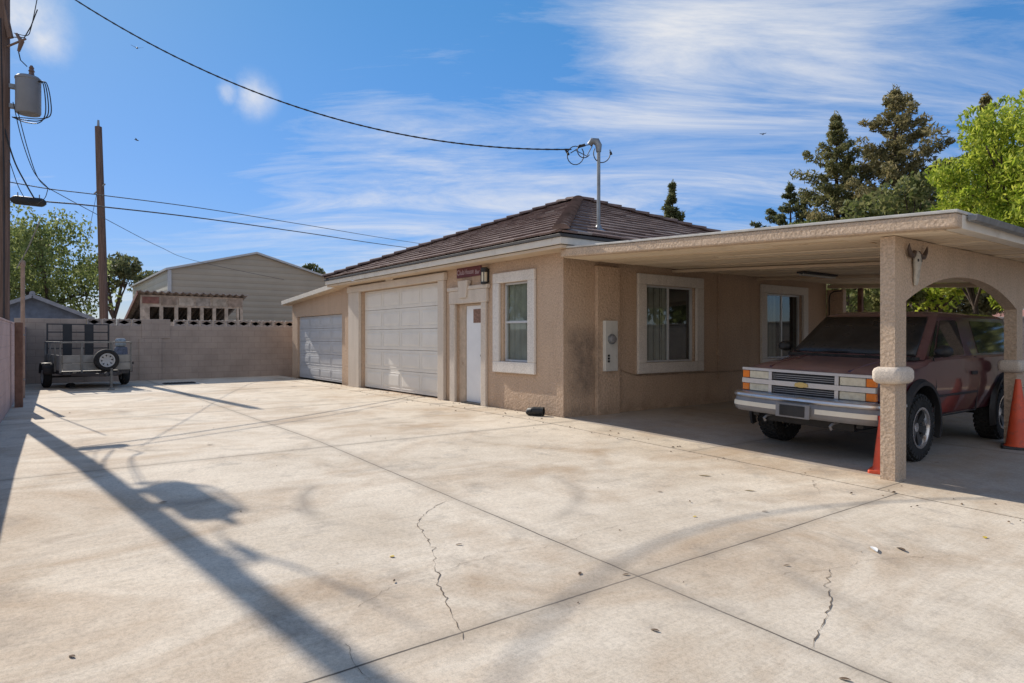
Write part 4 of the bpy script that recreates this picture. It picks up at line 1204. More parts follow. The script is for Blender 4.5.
# ------------------------------------------------------------------ utility trailer
tr = thing('utility_trailer', 'small open utility trailer with tall rear ramp gate and front spare wheel', 'trailer', (-21.75, 1.36, 0.0), (0, 0, R(6.5)))
L2, W2 = 1.2, .76
mb = MB()
mb.box(-L2, L2, -W2, W2, .44, .48); mb.box(-L2, L2, -W2, -W2+.05, .38, .44); mb.box(-L2, L2, W2-.05, W2, .38, .44); mb.box(L2-.05, L2, -W2+.05, W2-.05, .38, .44)
mb.tube([(-.1,-.95,.29),(-.1,.95,.29)], .03, 8)
mb.build('chassis', M['trailer_dark'], tr, bevel=.005)
mb = MB()
for sy in (-1, 1):
    y0, y1 = sorted((sy*(W2+.002), sy*(W2+.028)))
    for z in (.49,.70): mb.box(-L2, L2, y0, y1, z, z+.195)
for z in (.49,.70): mb.box(L2+.002, L2+.028, -W2, W2, z, z+.195)
mb.build('side_board', M['trailer_wood'], tr, bevel=.004)
mb = MB()
for sy in (-1, 1):
    for x in (-L2+.02,-.4,.4,L2-.02): mb.box(x-.02, x+.02, sy*(W2+.05)-.02, sy*(W2+.05)+.02, .44, 1.22)
    mb.bar((-L2,sy*(W2+.05),1.235),(L2+.05,sy*(W2+.05),1.235), .04, .04)
mb.bar((L2+.05,-W2-.05,1.235),(L2+.05,W2+.05,1.235), .04, .04)
for y in (-.35,.35): mb.box(L2+.03, L2+.07, y-.02, y+.02, .44, 1.21)
mb.build('rail', M['trailer'], tr, bevel=.004)
mb = MB(); gx = -L2-.03
for z in (.50,.82,1.05,1.28,1.52,1.75): mb.bar((gx,-W2,z),(gx,W2,z), .035, .035)
for y in (-W2,W2): mb.bar((gx,y,.48),(gx,y,1.77), .04, .04, up=(1,0,0))
g = mb.build('ramp_gate', M['trailer_dark'], tr)
for y in (-.28,.26):
    mb = MB(); mb.box(gx-.03, gx+.03, y-.11, y+.11, .50, 1.74)
    q = mb.build('gate_runner', M['dark_metal'], None); q.parent = g
mb = MB(); mb.bar((L2,-.55,.40),(2.15,.0,.40), .07, .08); mb.bar((L2,.55,.40),(2.15,.0,.40), .07, .08); mb.bar((1.3,.18,.40),(1.3,.18,.66), .06, .06, up=(1,0,0)); mb.tube([(2.1,0,.42),(2.35,0,.45)], .04, 8)
mb.build('tongue', M['trailer_dark'], tr, bevel=.005)
mb = MB(); mb.tube([(2.0,.17,.05),(2.0,.17,.50)], .032, 10); mb.tube([(2.0,.17,.49),(2.0,.17,.54),(2.1,.17,.55)], .016, 8); mb.lathe([(0,0),(.08,.0),(.075,.03),(.03,.05)], 16, Matrix.Translation((2.0,.17,0)))
mb.build('jack', M['trailer'], tr, smooth=40)
def tr_wheel(name, loc, rz):
    w = bpy.data.objects.new(name, None); COL.objects.link(w); w.parent = tr; w.location = loc; w.rotation_euler = (.2, 0, rz)
    wheel_parts(w, .30, .19, .17, 'rim_white', 'rim_white', 8, False, so_=.034); return w
w0 = tr_wheel('wheel', (-.1, -.93, .30), -PI/2)
for nm_, loc, rz in (('wheel', (-.1, .93, .30), PI/2), ('spare_wheel', (1.42, .18, .76), 0)):
    c = copy_tree(w0, tr); c.name = nm_; c.location = loc; c.rotation_euler = (.5, 0, rz)
for sy in (-1, 1):
    mb = MB(); vs = []; fs = []; K = 10
    for i in range(K+1):
        a = PI*i/K
        for y in (sy*.80, sy*1.06): vs.append((-.1+.36*math.cos(a), y, .38+.30*math.sin(a)**.6))
    fs = [(2*i, 2*i+2, 2*i+3, 2*i+1) for i in range(K)]
    mb.add(vs, fs); f_ = mb.build('fender', M['trailer_dark'], tr, smooth=40); so = f_.modifiers.new('s', 'SOLIDIFY'); so.thickness = .012
for a, b in ((-1.08, -.90), (.90, 1.08)):
    mb = MB(); mb.box(.28, .34, a, b, .60, .68); mb.build('marker_lamp', M['trailer_dark'], tr, bevel=.006)
cu = thing('folded_chair_cushion', 'blue-grey padded cushion standing upright in the trailer', 'cushion', (-21.0, 2.12, .49), (0, -.18, R(10)))
mb = MB(); mb.box(-.07,.07,-.16,.16,0,.62)
mb.build('pad', M['cushion'], cu, bevel=.05, seg=4)
mb = MB(); mb.box(-.075,.075,-.13,.13,.625,.86)
mb.build('head_pad', plain('pale_blue_cloth', (0.27,0.32,0.36), 0.9, var=.25, scale=14), cu, bevel=.06, seg=4)
wc = thing('wheel_chock', 'dark wheel chock lying on the concrete under the trailer', 'chock', (-21.5, .95, 0), (0, 0, .5))
mb = MB(); mb.prism([(-.13,0),(.13,0),(.10,.09),(.02,.12),(-.06,.10)], 'y', -.07, .07)
o = mb.build('block', M['dark_metal'], wc, bevel=.012)

# ------------------------------------------------------------------ walls
def wall_thing(name, label, loc): return thing(name, label, 'wall', loc)
WX = -23.7
bw = wall_thing('back_block_wall', 'tan block wall closing the driveway behind the trailer, with pale decorative top', (WX, 0, 0))
mb = MB(); mb.box(WX-.2, WX, -.3, 1.45, -.2, 1.93); mb.box(WX-.2, WX, 1.45, 9.6, -.2, 1.745)
mb.build('block_course', M['block'], bw, world=True, bevel=.008)
mb = MB(); y = 1.47
while y < 9.2:
    if not (2.98 < y < 3.78):
        w_ = .38
        mb.box(WX-.17, WX-.03, y, y+w_, 1.747, 1.775); mb.box(WX-.17, WX-.03, y, y+w_, 1.915, 1.945)
        mb.box(WX-.17, WX-.03, y, y+.03, 1.775, 1.915); mb.box(WX-.17, WX-.03, y+w_-.03, y+w_, 1.775, 1.915)
        for s_ in (-1, 1):
            mb.bar((WX-.10, y+.03, 1.845-s_*.07), (WX-.10, y+w_-.03, 1.845+s_*.07), .12, .06, up=(1,0,0))
        if rng.random() < .62: mb.box(WX-.165, WX-.12, y+.03, y+w_-.03, 1.777, 1.913)
    y += .40
mb.build('breeze_block', M['breeze'], bw, world=True)
mb = MB(); mb.box(WX-.002, WX+.035, 2.86, 3.50, -.1, 1.34); mb.box(WX-.21, WX+.03, 2.93, 3.75, 1.345, 1.955)
mb.build('patch_panel', M['block'], bw, world=True, bevel=.01)
# left boundary wall, slightly skew to the drive
la = math.atan2(.3, -10.7)
lw = wall_thing('pink_block_wall', 'long pink painted block wall along the left edge of the driveway', (-23.5, -0.03, 0))
Lw = 21.5; Mz = Matrix.Translation((-23.5, 0.0, 0)) @ Matrix.Rotation(-math.atan(.3/10.7), 4, 'Z')
lw.rotation_euler = (0, 0, -math.atan(.3/10.2))
mb = MB(); mb.box(-.19, Lw, -.2, 0, -.6, 1.64); mb.box(-.19, Lw, -.215, .006, 1.642, 1.68)
mb.build('block_course', M['block_pink'], lw, bevel=.008)
# brown wooden post and the slim riser on the wall
def onwall(x, d): a = math.atan(.3/10.7); return (-23.5+x*math.cos(a)+d*math.sin(a), -x*math.sin(a)+d*math.cos(a))
p = onwall(7.55, .085)
t = thing('brown_wall_post', 'brown wooden post fixed to the pink wall by the utility pole', 'post', (p[0], p[1], 0), (0, 0, -.028))
mb = MB(); mb.box(-.09,.09,-.065,.065,-.05,1.66)
mb.build('timber', M['post_brown'], t, bevel=.012)
p = onwall(5.2, .07)
t = thing('riser_pipe', 'slim tan riser pipe standing taller than the pink wall', 'pipe', (p[0], p[1], 0))
mb = MB(); mb.tube([(0,0,-.05),(0,0,3.0)], .042, 10); mb.tube([(0,0,2.97),(0,0,3.05),(0,0,3.10)], [.05,.055,.03], 10)
mb.build('pipe', plain('tan_pipe', (0.34,0.235,0.175), 0.7, var=.15), t, smooth=40)
for z in (.4, 1.4):
    mb = MB(); mb.box(-.06,.06,-.062,.046,z,z+.03); mb.build('strap', M['steel'], t)
# wall beyond the carport
bk = wall_thing('rear_grey_wall', 'long grey block wall behind the carport and vehicle', (0, 19.4, 0))
mb = MB(); mb.box(-8, 22, 19.4, 19.6, -.7, 1.82); mb.box(-8, 22, 19.38, 19.62, 1.822, 1.88)
mb.build('block_course', M['block_far'], bk, world=True, bevel=.01)

# ------------------------------------------------------------------ buildings behind
bl = thing('blue_shed', 'blue-grey shed gable with shingled roof behind the back wall at left', 'shed', (-29, .15, 0))
mb = MB(); mb.prism([(-1.45,-.1),(1.75,-.1),(1.75,2.1),(.15,2.80),(-1.45,2.1)], 'x', -29, -34)
mb.build('gable_wall', M['shed_blue'], bl, world=True)
for s_ in (-1, 1):
    yc = .15
    mb = MB(); mb.prism([(yc,2.81),(yc+s_*1.85,2.0),(yc+s_*1.85,2.10),(yc,2.91)], 'x', -28.75, -34.2)
    mb.build('roof', M['shingle'], bl, world=True)
mb = MB()
for s_ in (-1, 1): mb.bar((-28.74,.15,2.86),(-28.74,.15+s_*1.86,2.05), .03, .13)
mb.tube([(-28.8,.15,2.94),(-29.1,.15,2.94)], .09, 10)
mb.build('barge_board', plain('grey_barge', (0.30,0.31,0.34), .7), bl, world=True)
bn = thing('metal_barn', 'large tan metal barn with low gable behind the back wall', 'barn', (-32, 8.6, 0))
gy0, gy1, gzE, gyA, gzA = 4.98, 12.25, 4.36, 8.72, 5.32
mb = MB(); mb.prism([(gy0,-.1),(gy1,-.1),(gy1,gzE),(gyA,gzA),(gy0,gzE)], 'x', -32, -32.1)
mb.build('gable_wall', M['siding'], bn, world=True)
for a in (gy0, gy1-.08):
    mb = MB(); mb.box(-44, -32.1, a, a+.08, -.1, gzE); mb.build('side_wall', M['siding_sunlit'], bn, world=True)
for a, b in (((gy0-.12,gzE-.03),(gyA,gzA+.02)), ((gy1+.12,gzE-.03),(gyA,gzA+.02))):
    mb = MB(); mb.prism([a, b, (b[0],b[1]+.09), (a[0],a[1]+.09)], 'x', -31.85, -44)
    mb.build('roof', M['barn_trim'], bn, world=True)
mb = MB(); mb.box(-32.03, -31.93, gy0-.02, gy0+.12, -.1, gzE); 
mb.build('corner_trim', M['barn_trim'], bn, world=True)
sh = thing('ramshackle_shack', 'ramshackle shack with peeling boards and corrugated roof in front of the barn', 'shack', (-27, 5.1, 0))
s0, s1, sx0 = 3.3, 6.85, -27.0
def sroof(x): return 3.0+(x+27.0)*0.235
mb = MB()
mb.box(sx0-.1, sx0, s0, s1, 2.50, 2.93); mb.box(sx0-.1, sx0, s0, s1, -.1, 1.95)
for y in [s0, s0+.62]+[s0+1.12+i*.44 for i in range(6)]: mb.box(sx0-.1, sx0, y, y+(.12 if y > s0+.1 else .30), 1.95, 2.5)
mb.box(sx0-.1, sx0, s1-.14, s1, 1.95, 2.5)
mb.build('front_wall', M['peel'], sh, world=True)
for i in range(1, 6):
    y = s0+.1+i*.58; mb = MB(); mb.box(sx0+.002, sx0+.03, y, y+.5, 2.56+rng.uniform(0,.03), 2.86)
    mb.build('nailed_board', plain('nailed_board_paint', ((.44,.38,.31),(.37,.29,.23),(.52,.45,.37),(.40,.35,.30))[i % 4], .85, var=.25, scale=6), sh, world=True)
mb = MB(); mb.box(sx0+.002, sx0+.035, s0+.06, s0+.60, 2.62, 2.86)
mb.build('red_panel', M['red_board'], sh, world=True)
mb = MB(); mb.box(-31, sx0-.1, s0, s0+.1, -.1, 2.0); mb.box(-31, -30.9, s0+.1, s1, -.1, 2.0); mb.box(-31, sx0-.1, s1-.1, s1, -.1, 2.0)
mb.build('side_wall', plain('cream_stucco_side', (0.55,0.45,0.33), .9, var=.12), sh, world=True)
mb = MB(); n = 60; vs = []
for x in (sx0+.25, -31.2):
    for i in range(n+1):
        y = s0-.1+(s1-s0+.25)*i/n; vs.append((x, y, sroof(x)+.035*math.sin(i*2*PI/3.7)))
mb.add(vs, [(i, i+1, n+2+i, n+1+i) for i in range(n)])
o = mb.build('corrugated_roof', plain('rusty_tin', (0.36,0.31,0.28), .7, var=.3, scale=5), sh, world=True); so = o.modifiers.new('s', 'SOLIDIFY'); so.thickness = .03
mb = MB(); mb.bar((sx0+.22,s0-.12,sroof(sx0)-.02),(-31.2,s0-.12,sroof(-31.2)-.09), .03, .16)
mb.build('side_fascia', M['red_board'], sh, world=True)
# far roofs glimpsed through the carport
fh = thing('far_house', 'distant pale house with reddish roof beyond the rear wall', 'house', (-6, 58, 0))
mb = MB(); mb.box(-22, 6, 58, 68, -.6, 2.5)
mb.build('wall', plain('far_cream_wall', (0.5,0.45,0.38), .9), fh, world=True)
mb = MB(); mb.prism([(57.2,2.45),(63,3.6),(68.8,2.45)], 'x', -22.6, 6.6)
mb.build('roof', plain('far_red_roof', (0.33,0.16,0.12), .9, var=.2), fh, world=True)
for x in (-18,-11,-4,2):
    mb = MB(); mb.box(x, x+1.6, 57.97, 57.995, .9, 2.0); mb.build('window', M['tint'], fh, world=True)
# ------------------------------------------------------------------ poles
def smooth_pts(pts, k=6):
    V = [Vector(p) for p in pts]; V = [V[0]*2-V[1]]+V+[V[-1]*2-V[-2]]; P_ = []
    for i in range(1, len(V)-2):
        for j in range(k):
            t_ = j/k; p0, p1, p2, p3 = V[i-1], V[i], V[i+1], V[i+2]
            P_.append(0.5*((2*p1)+(p2-p0)*t_+(2*p0-5*p1+4*p2-p3)*t_**2+(3*p1-p0-3*p2+p3)*t_**3))
    return P_+[V[-2]]
up = thing('utility_pole', 'tall brown wooden utility pole rising behind the pink wall', 'utility pole', (-15.80, -.40, 0))
mb = MB(); mb.tube([(0,0,-.3),(-.02,0.02,4),(-.03,.03,8.5)], [.13,.122,.11], 18)
mb.build('shaft', M['pole'], up, smooth=50)
mb = MB(); mb.bar((.02,.0,7.9),(.12,.15,7.08), .07, .08)
mb.build('bracket_arm', M['pole'], up, bevel=.008)
mb = MB(); mb.tube([(.22,.24,7.15),(.28,.32,7.0),(.22,.27,6.82)], [.025,.045,.025], 10); mb.tube([(.08,.10,6.92),(.36,.38,7.04)], .02, 8)
mb.build('fuse_cutout', M['porcelain'], up, smooth=40)
mb = MB(); mb.tube([(.12,.15,7.1),(.3,.36,7.08),(.36,.46,7.3),(.44,.56,7.62)], .010, 6); mb.tube([(.22,.27,6.82),(.17,.30,6.68),(.24,.40,6.56)], .010, 6)
mb.tube([(.16,.0,7.4),(.2,.05,4.4),(.17,.05,.4)], .012, 6)
mb.build('jumper_wire', M['cable'], up, smooth=60)
xf = thing('pole_transformer', 'grey cylindrical transformer hung on the left utility pole', 'transformer', (-15.60, .02, 5.66))
mb = MB(); mb.lathe([(0,0),(.19,.0),(.205,.03),(.205,.64),(.215,.65),(.215,.68),(.18,.715),(0,.74)], 28)
mb.build('tank', M['xfmr'], xf, smooth=35)
for z in (.12, .50):
    mb = MB(); mb.box(-.26,-.16,-.42,-.15,z,z+.08); mb.build('hanger', M['steel'], xf)
mb = MB(); mb.lathe([(.05,.74),(.04,.80),(.055,.82),(.035,.86),(.045,.88),(.02,.93)], 12, Matrix.Translation((.05,.05,0)))
mb.build('bushing', M['porcelain'], xf, smooth=40)
mb = MB()
for k_ in range(3):
    y = .12+.05*k_
    mb.tube(smooth_pts([(.12,.14+.03*k_,.62),(.20,.22+.03*k_,.60),(.26,.26+.04*k_,.3),(.24,.26+.04*k_,-.02),(.12,.16,-.17+.04*k_),(-.05,-.05,-.15+.04*k_),(-.2,-.25,-.05)]), .010, 6)
mb.build('lead', M['cable'], xf, smooth=60)
bp = thing('bare_pole', 'bare leaning wooden pole with no crossarms behind the trailer', 'pole', (-26.0, 2.11, 0))
mb = MB(); mb.tube([(.0,.03,-.3),(-.1,-.05,4.2),(-.2,-.16,8.55)], [.14,.125,.105], 16)
mb.build('shaft', M['pole'], bp, smooth=50)
mb = MB(); mb.tube([(-.2,-.16,8.5),(-.205,-.16,8.78)], [.045,.03], 8); mb.build('pole_top_pin', M['steel'], bp)
mb = MB(); mb.bar((-.26,-.28,6.25),(-.02,.02,6.6), .05, .03)
mb.build('cross_brace', M['steel'], bp)

# ------------------------------------------------------------------ wires
def sagline(a, b, sag, n=28):
    a = Vector(a); b = Vector(b)
    return [a+(b-a)*(i/n)-Vector((0,0,sag*4*(i/n)*(1-i/n))) for i in range(n+1)]
def wire(label, pts, r=.014, mat='cable', name='overhead_cable', twist=False):
    loc = Vector(pts[0]); mb = MB(); P_ = [Vector(p)-loc for p in pts]
    mb.tube(P_, r, 6)
    if twist:
        for s_ in (0, PI):
            Q = []
            for i in range(len(P_)-1):
                for k_ in range(6):
                    t_ = k_/6; c = P_[i].lerp(P_[i+1], t_); ph = (i*6+k_)*.9+s_
                    Q.append(c+Vector((.62*math.cos(ph),.78*math.cos(ph),math.sin(ph)))*r*.75)
            mb.tube(Q, r*.55, 5)
    o = mb.build(name, M[mat]); o.location = loc
    o.data.polygons.foreach_set('use_smooth', [True]*len(o.data.polygons))
    prop(o, label, 'cable'); return o
drop = []
for i in range(41):
    k_ = .03+1.045*i/40
    drop.append((-8.4-7.5*k_, 8.0-8.4*k_, 4.70-.14*k_+4.29*k_*k_))
wire('thick twisted service cable crossing the sky from the mast to the utility pole', drop, .0125, twist=True)
WIRES = [('upper thin line running from the utility pole over the house roof', 0.011, 'cable_grey', False, [(-15.861, -0.354, 4.369), (-16.19, 0.374, 4.376), (-16.764, 1.278, 4.474), (-18.505, 3.626, 4.75), (-21.924, 7.406, 5.208), (-30.128, 16.476, 6.293), (-47.647, 36.473, 8.827)]), ('lower thick line running from the utility pole over the house roof', 0.016, 'cable_grey', False, [(-15.861, -0.354, 4.042), (-16.19, 0.374, 4.112), (-16.764, 1.278, 4.223), (-18.505, 3.626, 4.488), (-21.924, 7.406, 4.938), (-30.441, 16.057, 6.058), (-47.647, 36.473, 8.458)]), ('thin drop line slanting from the splice down to the metal barn', 0.008, 'cable_grey', False, [(-15.969, 0.337, 4.35), (-18.889, 1.44, 4.353), (-24.757, 3.608, 4.43), (-28.302, 5.546, 4.39), (-32.885, 11.108, 4.142)]), ('outermost of the wires falling from the transformer to the pole lines', 0.008, 'cable', False, [(-15.631, -0.214, 5.852), (-15.528, -0.076, 5.127), (-15.392, 0.107, 4.517), (-15.232, 0.321, 4.212)]), ('second wire falling from the transformer, inside the outermost', 0.008, 'cable', False, [(-15.574, -0.138, 5.661), (-15.46, 0.015, 4.936), (-15.346, 0.168, 4.402), (-15.209, 0.352, 4.173)]), ('wire bundle curving from the pole top to the splice enclosure', 0.014, 'cable', False, [(-15.768, -0.398, 5.986), (-15.734, -0.352, 5.413), (-15.62, -0.199, 4.746), (-15.483, -0.015, 4.288), (-15.392, 0.107, 4.021)]), ('slack wire loop low on the pole beside the splice enclosure', 0.007, 'cable', False, [(-15.677, -0.275, 4.746), (-15.551, -0.107, 4.173), (-15.414, 0.076, 3.887), (-15.277, 0.26, 4.002), (-15.232, 0.321, 4.192)]), ('thin guy wire beside the bare leaning pole', 0.007, 'cable_grey', False, [(-26.032, 1.899, 6.292), (-26.154, 1.736, 5.276), (-26.241, 1.619, 4.43)]), ('pale guy strand rising from the slim riser pipe', 0.012, 'steel', False, [(-18.602, -0.182, 2.944), (-17.468, 0.0, 3.245), (-16.318, 0.203, 3.706)]), ('power line crossing the far top corner beside the bracket arm', 0.008, 'cable', False, [(-15.62, -0.199, 7.168), (-15.471, 0.0, 7.121), (-15.426, 0.061, 7.264), (-15.38, 0.122, 7.607), (-15.346, 0.168, 7.912)])]
for lab, r_, mt, tw, pts in WIRES:
    P_ = []
    # smooth the given points with a Catmull-Rom curve
    V = [Vector(p) for p in pts]; V = [V[0]*2-V[1]]+V+[V[-1]*2-V[-2]]
    for i in range(1, len(V)-2):
        for k_ in range(8):
            t_ = k_/8; p0, p1, p2, p3 = V[i-1], V[i], V[i+1], V[i+2]
            P_.append(0.5*((2*p1)+(p2-p0)*t_+(2*p0-5*p1+4*p2-p3)*t_**2+(3*p1-p0-3*p2+p3)*t_**3))
    P_.append(V[-2])
    wire(lab, P_, r_, mt, twist=tw)
se = thing('splice_enclosure', 'black cylindrical splice enclosure hanging from the lower line by the pole', 'splice box', ((-15.631, -0.214, 3.992), (-15.647, 0.266, 3.988))[0])
d_ = (Vector(((-15.631, -0.214, 3.992), (-15.647, 0.266, 3.988))[1])-Vector(((-15.631, -0.214, 3.992), (-15.647, 0.266, 3.988))[0]))
mb = MB(); dn = d_.normalized(); mb.tube([dn*-.04, Vector((0,0,0)), dn*.04, d_-dn*.04, d_, d_+dn*.04], [.03,.07,.085,.085,.07,.03], 12)
mb.build('case', M['cable'], se, smooth=40)
mb = MB()
for t_ in (.15,.85): mb.tube([d_*t_+Vector((0,0,.08)), d_*t_+Vector((0,0,.15))], .01, 6)
mb.build('hanger', M['steel'], se)

# ------------------------------------------------------------------ small things on the ground
gt = thing('drain_grate', 'dark flat drain cover on the concrete near the back wall', 'drain cover', (-21.35, 3.62, .004), (0,0,.05))
mb = MB(); mb.box(-.18,.18,-.42,.42,0,.02)
for i in range(9): mb.box(-.14,.14,-.38+i*.09,-.33+i*.09,.0205,.034)
mb.build('cover', M['dark_metal'], gt, bevel=.003)
bp_ = thing('black_pipe_elbow', 'short black plastic pipe elbow lying at the corner of the house', 'pipe', (-8.72, 7.07, .085), (0, 0, .6))
mb = MB(); mb.lathe([(.055,-.10),(.075,-.10),(.08,-.06),(.075,-.02),(.08,.02),(.075,.06),(.08,.10),(.06,.10),(.055,.0)], 20, Matrix.Rotation(R(90),4,'Y') , close=True)
mb.build('elbow', M['black_trim'], bp_, smooth=40)
mb = MB(); mb.tube([(-.09,0,0),(-.16,.02,-.01),(-.20,.03,-.045)], [.07,.07,.05], 14)
mb.build('stub', M['black_trim'], bp_, smooth=40)
def leaf_mesh(name, L, W, curl, mat):
    mb = MB(); vs = []; fs = []; n = 6
    for i in range(n+1):
        t_ = i/n; w = W*math.sin(PI*min(.98, t_*.94+.04))**.8/2
        z = curl*math.sin(t_*PI)*.5+curl*.7*t_*t_
        vs += [(L*(t_-.5), -w, z+w*.5*curl/.03), (L*(t_-.5), 0, z+.002), (L*(t_-.5), w, z+w*.5*curl/.03)]
    for i in range(n):
        for j in range(2): fs.append((i*3+j, i*3+3+j, i*3+4+j, i*3+1+j))
    mb.add(vs, fs)
    me = mb.mesh(name, mat); return me
LM = {'dry': leaf_mesh('leaf', .085, .034, .022, M['dry_leaf']), 'yellow': leaf_mesh('leaf', .05, .036, .016, M['yellow_leaf']),
      'white': leaf_mesh('scrap', .17, .05, .03, M['litter_white']), 'big': leaf_mesh('leaf', .12, .04, .03, M['dry_leaf']), 'olive': leaf_mesh('leaf', .11, .03, .01, plain('olive_dry_leaf', (.27,.21,.11), .8))}
SPOTS = [('white', 'white plastic scrap lying beside a brown leaf on the concrete', 'scrap', 'plastic_scrap', -2.159, 4.814, -0.9, 0.85), ('big', 'curled brown leaf right of the white scrap', 'leaf', 'fallen_leaf', -2.049, 4.977, -0.6, 0.85), ('yellow', 'yellow leaf on the concrete in front of the garage doors', 'leaf', 'fallen_leaf', -3.948, 1.949, 0.4, 0.765), ('yellow', 'yellow leaf on the concrete below the parked vehicle', 'leaf', 'fallen_leaf', -3.386, 4.405, 1, 0.68), ('yellow', 'yellow leaf near the right edge of the driveway', 'leaf', 'fallen_leaf', -1.801, 5.807, 2, 0.85), ('yellow', 'yellow leaf close to the foot of the front carport post', 'leaf', 'fallen_leaf', -3.283, 7.435, 2, 0.68), ('dry', 'dark curled leaf on the cracked middle slab', 'leaf', 'fallen_leaf', -3.898, 2.442, 1, 0.58), ('dry', 'dark curled leaf near the crossing of the two joints', 'leaf', 'fallen_leaf', -3.016, 2.783, 2.2, 0.58), ('dry', 'dark curled leaf in the nearest middle slab', 'leaf', 'fallen_leaf', -2.232, 2.58, 0.3, 0.58), ('dry', 'dry leaf resting on the long joint', 'leaf', 'fallen_leaf', -2.84, 3.011, 0.9, 0.522), ('dry', 'dry leaf in the slab before the carport', 'leaf', 'fallen_leaf', -4.087, 4.794, 0.2, 0.58), ('dry', 'dry leaf in the slab left of the white scrap', 'leaf', 'fallen_leaf', -3.142, 5.027, 0.6, 0.58), ('dry', 'dark leaf in the right front slab near the crack', 'leaf', 'fallen_leaf', -2.344, 4.004, 0.6, 0.522), ('dry', 'small dark twig-like leaf beside the transformer shadow', 'leaf', 'fallen_leaf', -6.202, 0.926, 1.1, 0.8119999999999999), ('dry', 'dark speck leaf near the far joint', 'leaf', 'fallen_leaf', -8.852, 1.851, 1.1, 0.8699999999999999), ('dry', 'dry leaf on the apron under the front window', 'leaf', 'fallen_leaf', -8.312, 6.123, 0.4, 0.8119999999999999), ('olive', 'olive leaf lying flat before the carport', 'leaf', 'fallen_leaf', -4.264, 5.713, 0.5, 1.16), ('olive', 'olive leaf lying flat nearer the apron', 'leaf', 'fallen_leaf', -3.63, 5.555, 0.5, 0.9279999999999999), ('dry', 'dry leaf at the lower edge beneath the right crack', 'leaf', 'fallen_leaf', -1.432, 2.917, 0.5, 0.58), ('dry', 'dry leaf near the lower left stain', 'leaf', 'fallen_leaf', -3.607, 0.166, 0.5, 0.522), ('dry', 'dry leaf on the carport floor before the rear wheel', 'leaf', 'fallen_leaf', -3.156, 8.627, 0.5, 0.58), ('dry', 'small dry leaf scattered on the concrete driveway', 'leaf', 'fallen_leaf', -5.522, 5.273, 4.77, 0.41), ('dry', 'small dry leaf scattered on the concrete driveway', 'leaf', 'fallen_leaf', -4.305, 6.411, 0.17, 0.3), ('dry', 'small dry leaf scattered on the concrete driveway', 'leaf', 'fallen_leaf', -2.189, 4.689, 5.41, 0.22), ('dry', 'small dry leaf scattered on the concrete driveway', 'leaf', 'fallen_leaf', -7.122, 2.153, 3.26, 0.33), ('dry', 'small dry leaf scattered on the concrete driveway', 'leaf', 'fallen_leaf', -11.864, 1.965, 1.68, 0.4), ('dry', 'small dry leaf scattered on the concrete driveway', 'leaf', 'fallen_leaf', -4.036, 1.606, 4.78, 0.23), ('dry', 'small dry leaf scattered on the concrete driveway', 'leaf', 'fallen_leaf', -5.578, 1.398, 0.01, 0.39), ('dry', 'small dry leaf scattered on the concrete driveway', 'leaf', 'fallen_leaf', -9.822, 1.958, 5.89, 0.39), ('dry', 'small dry leaf scattered on the concrete driveway', 'leaf', 'fallen_leaf', -8.991, 6.657, 3.24, 0.35), ('dry', 'small dry leaf scattered on the concrete driveway', 'leaf', 'fallen_leaf', -9.87, 6.528, 4.14, 0.41), ('dry', 'small dry leaf scattered on the concrete driveway', 'leaf', 'fallen_leaf', -2.705, 2.482, 2.17, 0.24), ('dry', 'small dry leaf scattered on the concrete driveway', 'leaf', 'fallen_leaf', -10.485, 1.01, 1.81, 0.33), ('dry', 'small dry leaf scattered on the concrete driveway', 'leaf', 'fallen_leaf', -11.965, 4.871, 2.03, 0.27), ('dry', 'small dry leaf scattered on the concrete driveway', 'leaf', 'fallen_leaf', -3.487, 3.629, 1.89, 0.31), ('dry', 'small dry leaf scattered on the concrete driveway', 'leaf', 'fallen_leaf', -4.671, 0.959, 5.85, 0.21), ('dry', 'small dry leaf scattered on the concrete driveway', 'leaf', 'fallen_leaf', -4.202, 5.923, 0.11, 0.37)]
for (kind, lab, cat, nm_, x, y, rz, s_) in SPOTS:
    o = bpy.data.objects.new(nm_, LM[kind]); COL.objects.link(o)
    o.location = (x, y, gz(x)+.003); o.rotation_euler = (0, 0, rz); o.scale = (s_, s_, s_*.45)
    prop(o, lab, cat, 'fallen leaves on the driveway' if cat == 'leaf' else None)
# fine litter: crumbs and pods strewn thinly, thicker along the apron edge
mb = MB()
for i in range(250):
    if i < 90: x = rng.uniform(-17, -1); y = 6.66+rng.gauss(0, .2)
    elif i < 230: x = rng.uniform(-22, -9); y = rng.uniform(7.0, 7.22)
    else: x = -rng.uniform(1.5, 15); y = rng.uniform(.3, 6.6)
    s_ = rng.uniform(.006, .02)*(1.3 if i < 170 else 1.0); a = rng.uniform(0, PI); z = gz(x)+.011
    c_, d_ = math.cos(a)*s_, math.sin(a)*s_; h = s_*.5
    mb.add([(x-c_,y-d_,z),(x+d_*.5,y-c_*.5,z),(x+c_,y+d_,z),(x-d_*.5,y+c_*.5,z),(x,y,z+h)], [(0,1,4),(1,2,4),(2,3,4),(3,0,4)])
prop(mb.build('leaf_litter', M['dry_leaf']), 'thin scatter of dry crumbs along the concrete apron', 'litter', kind='stuff')

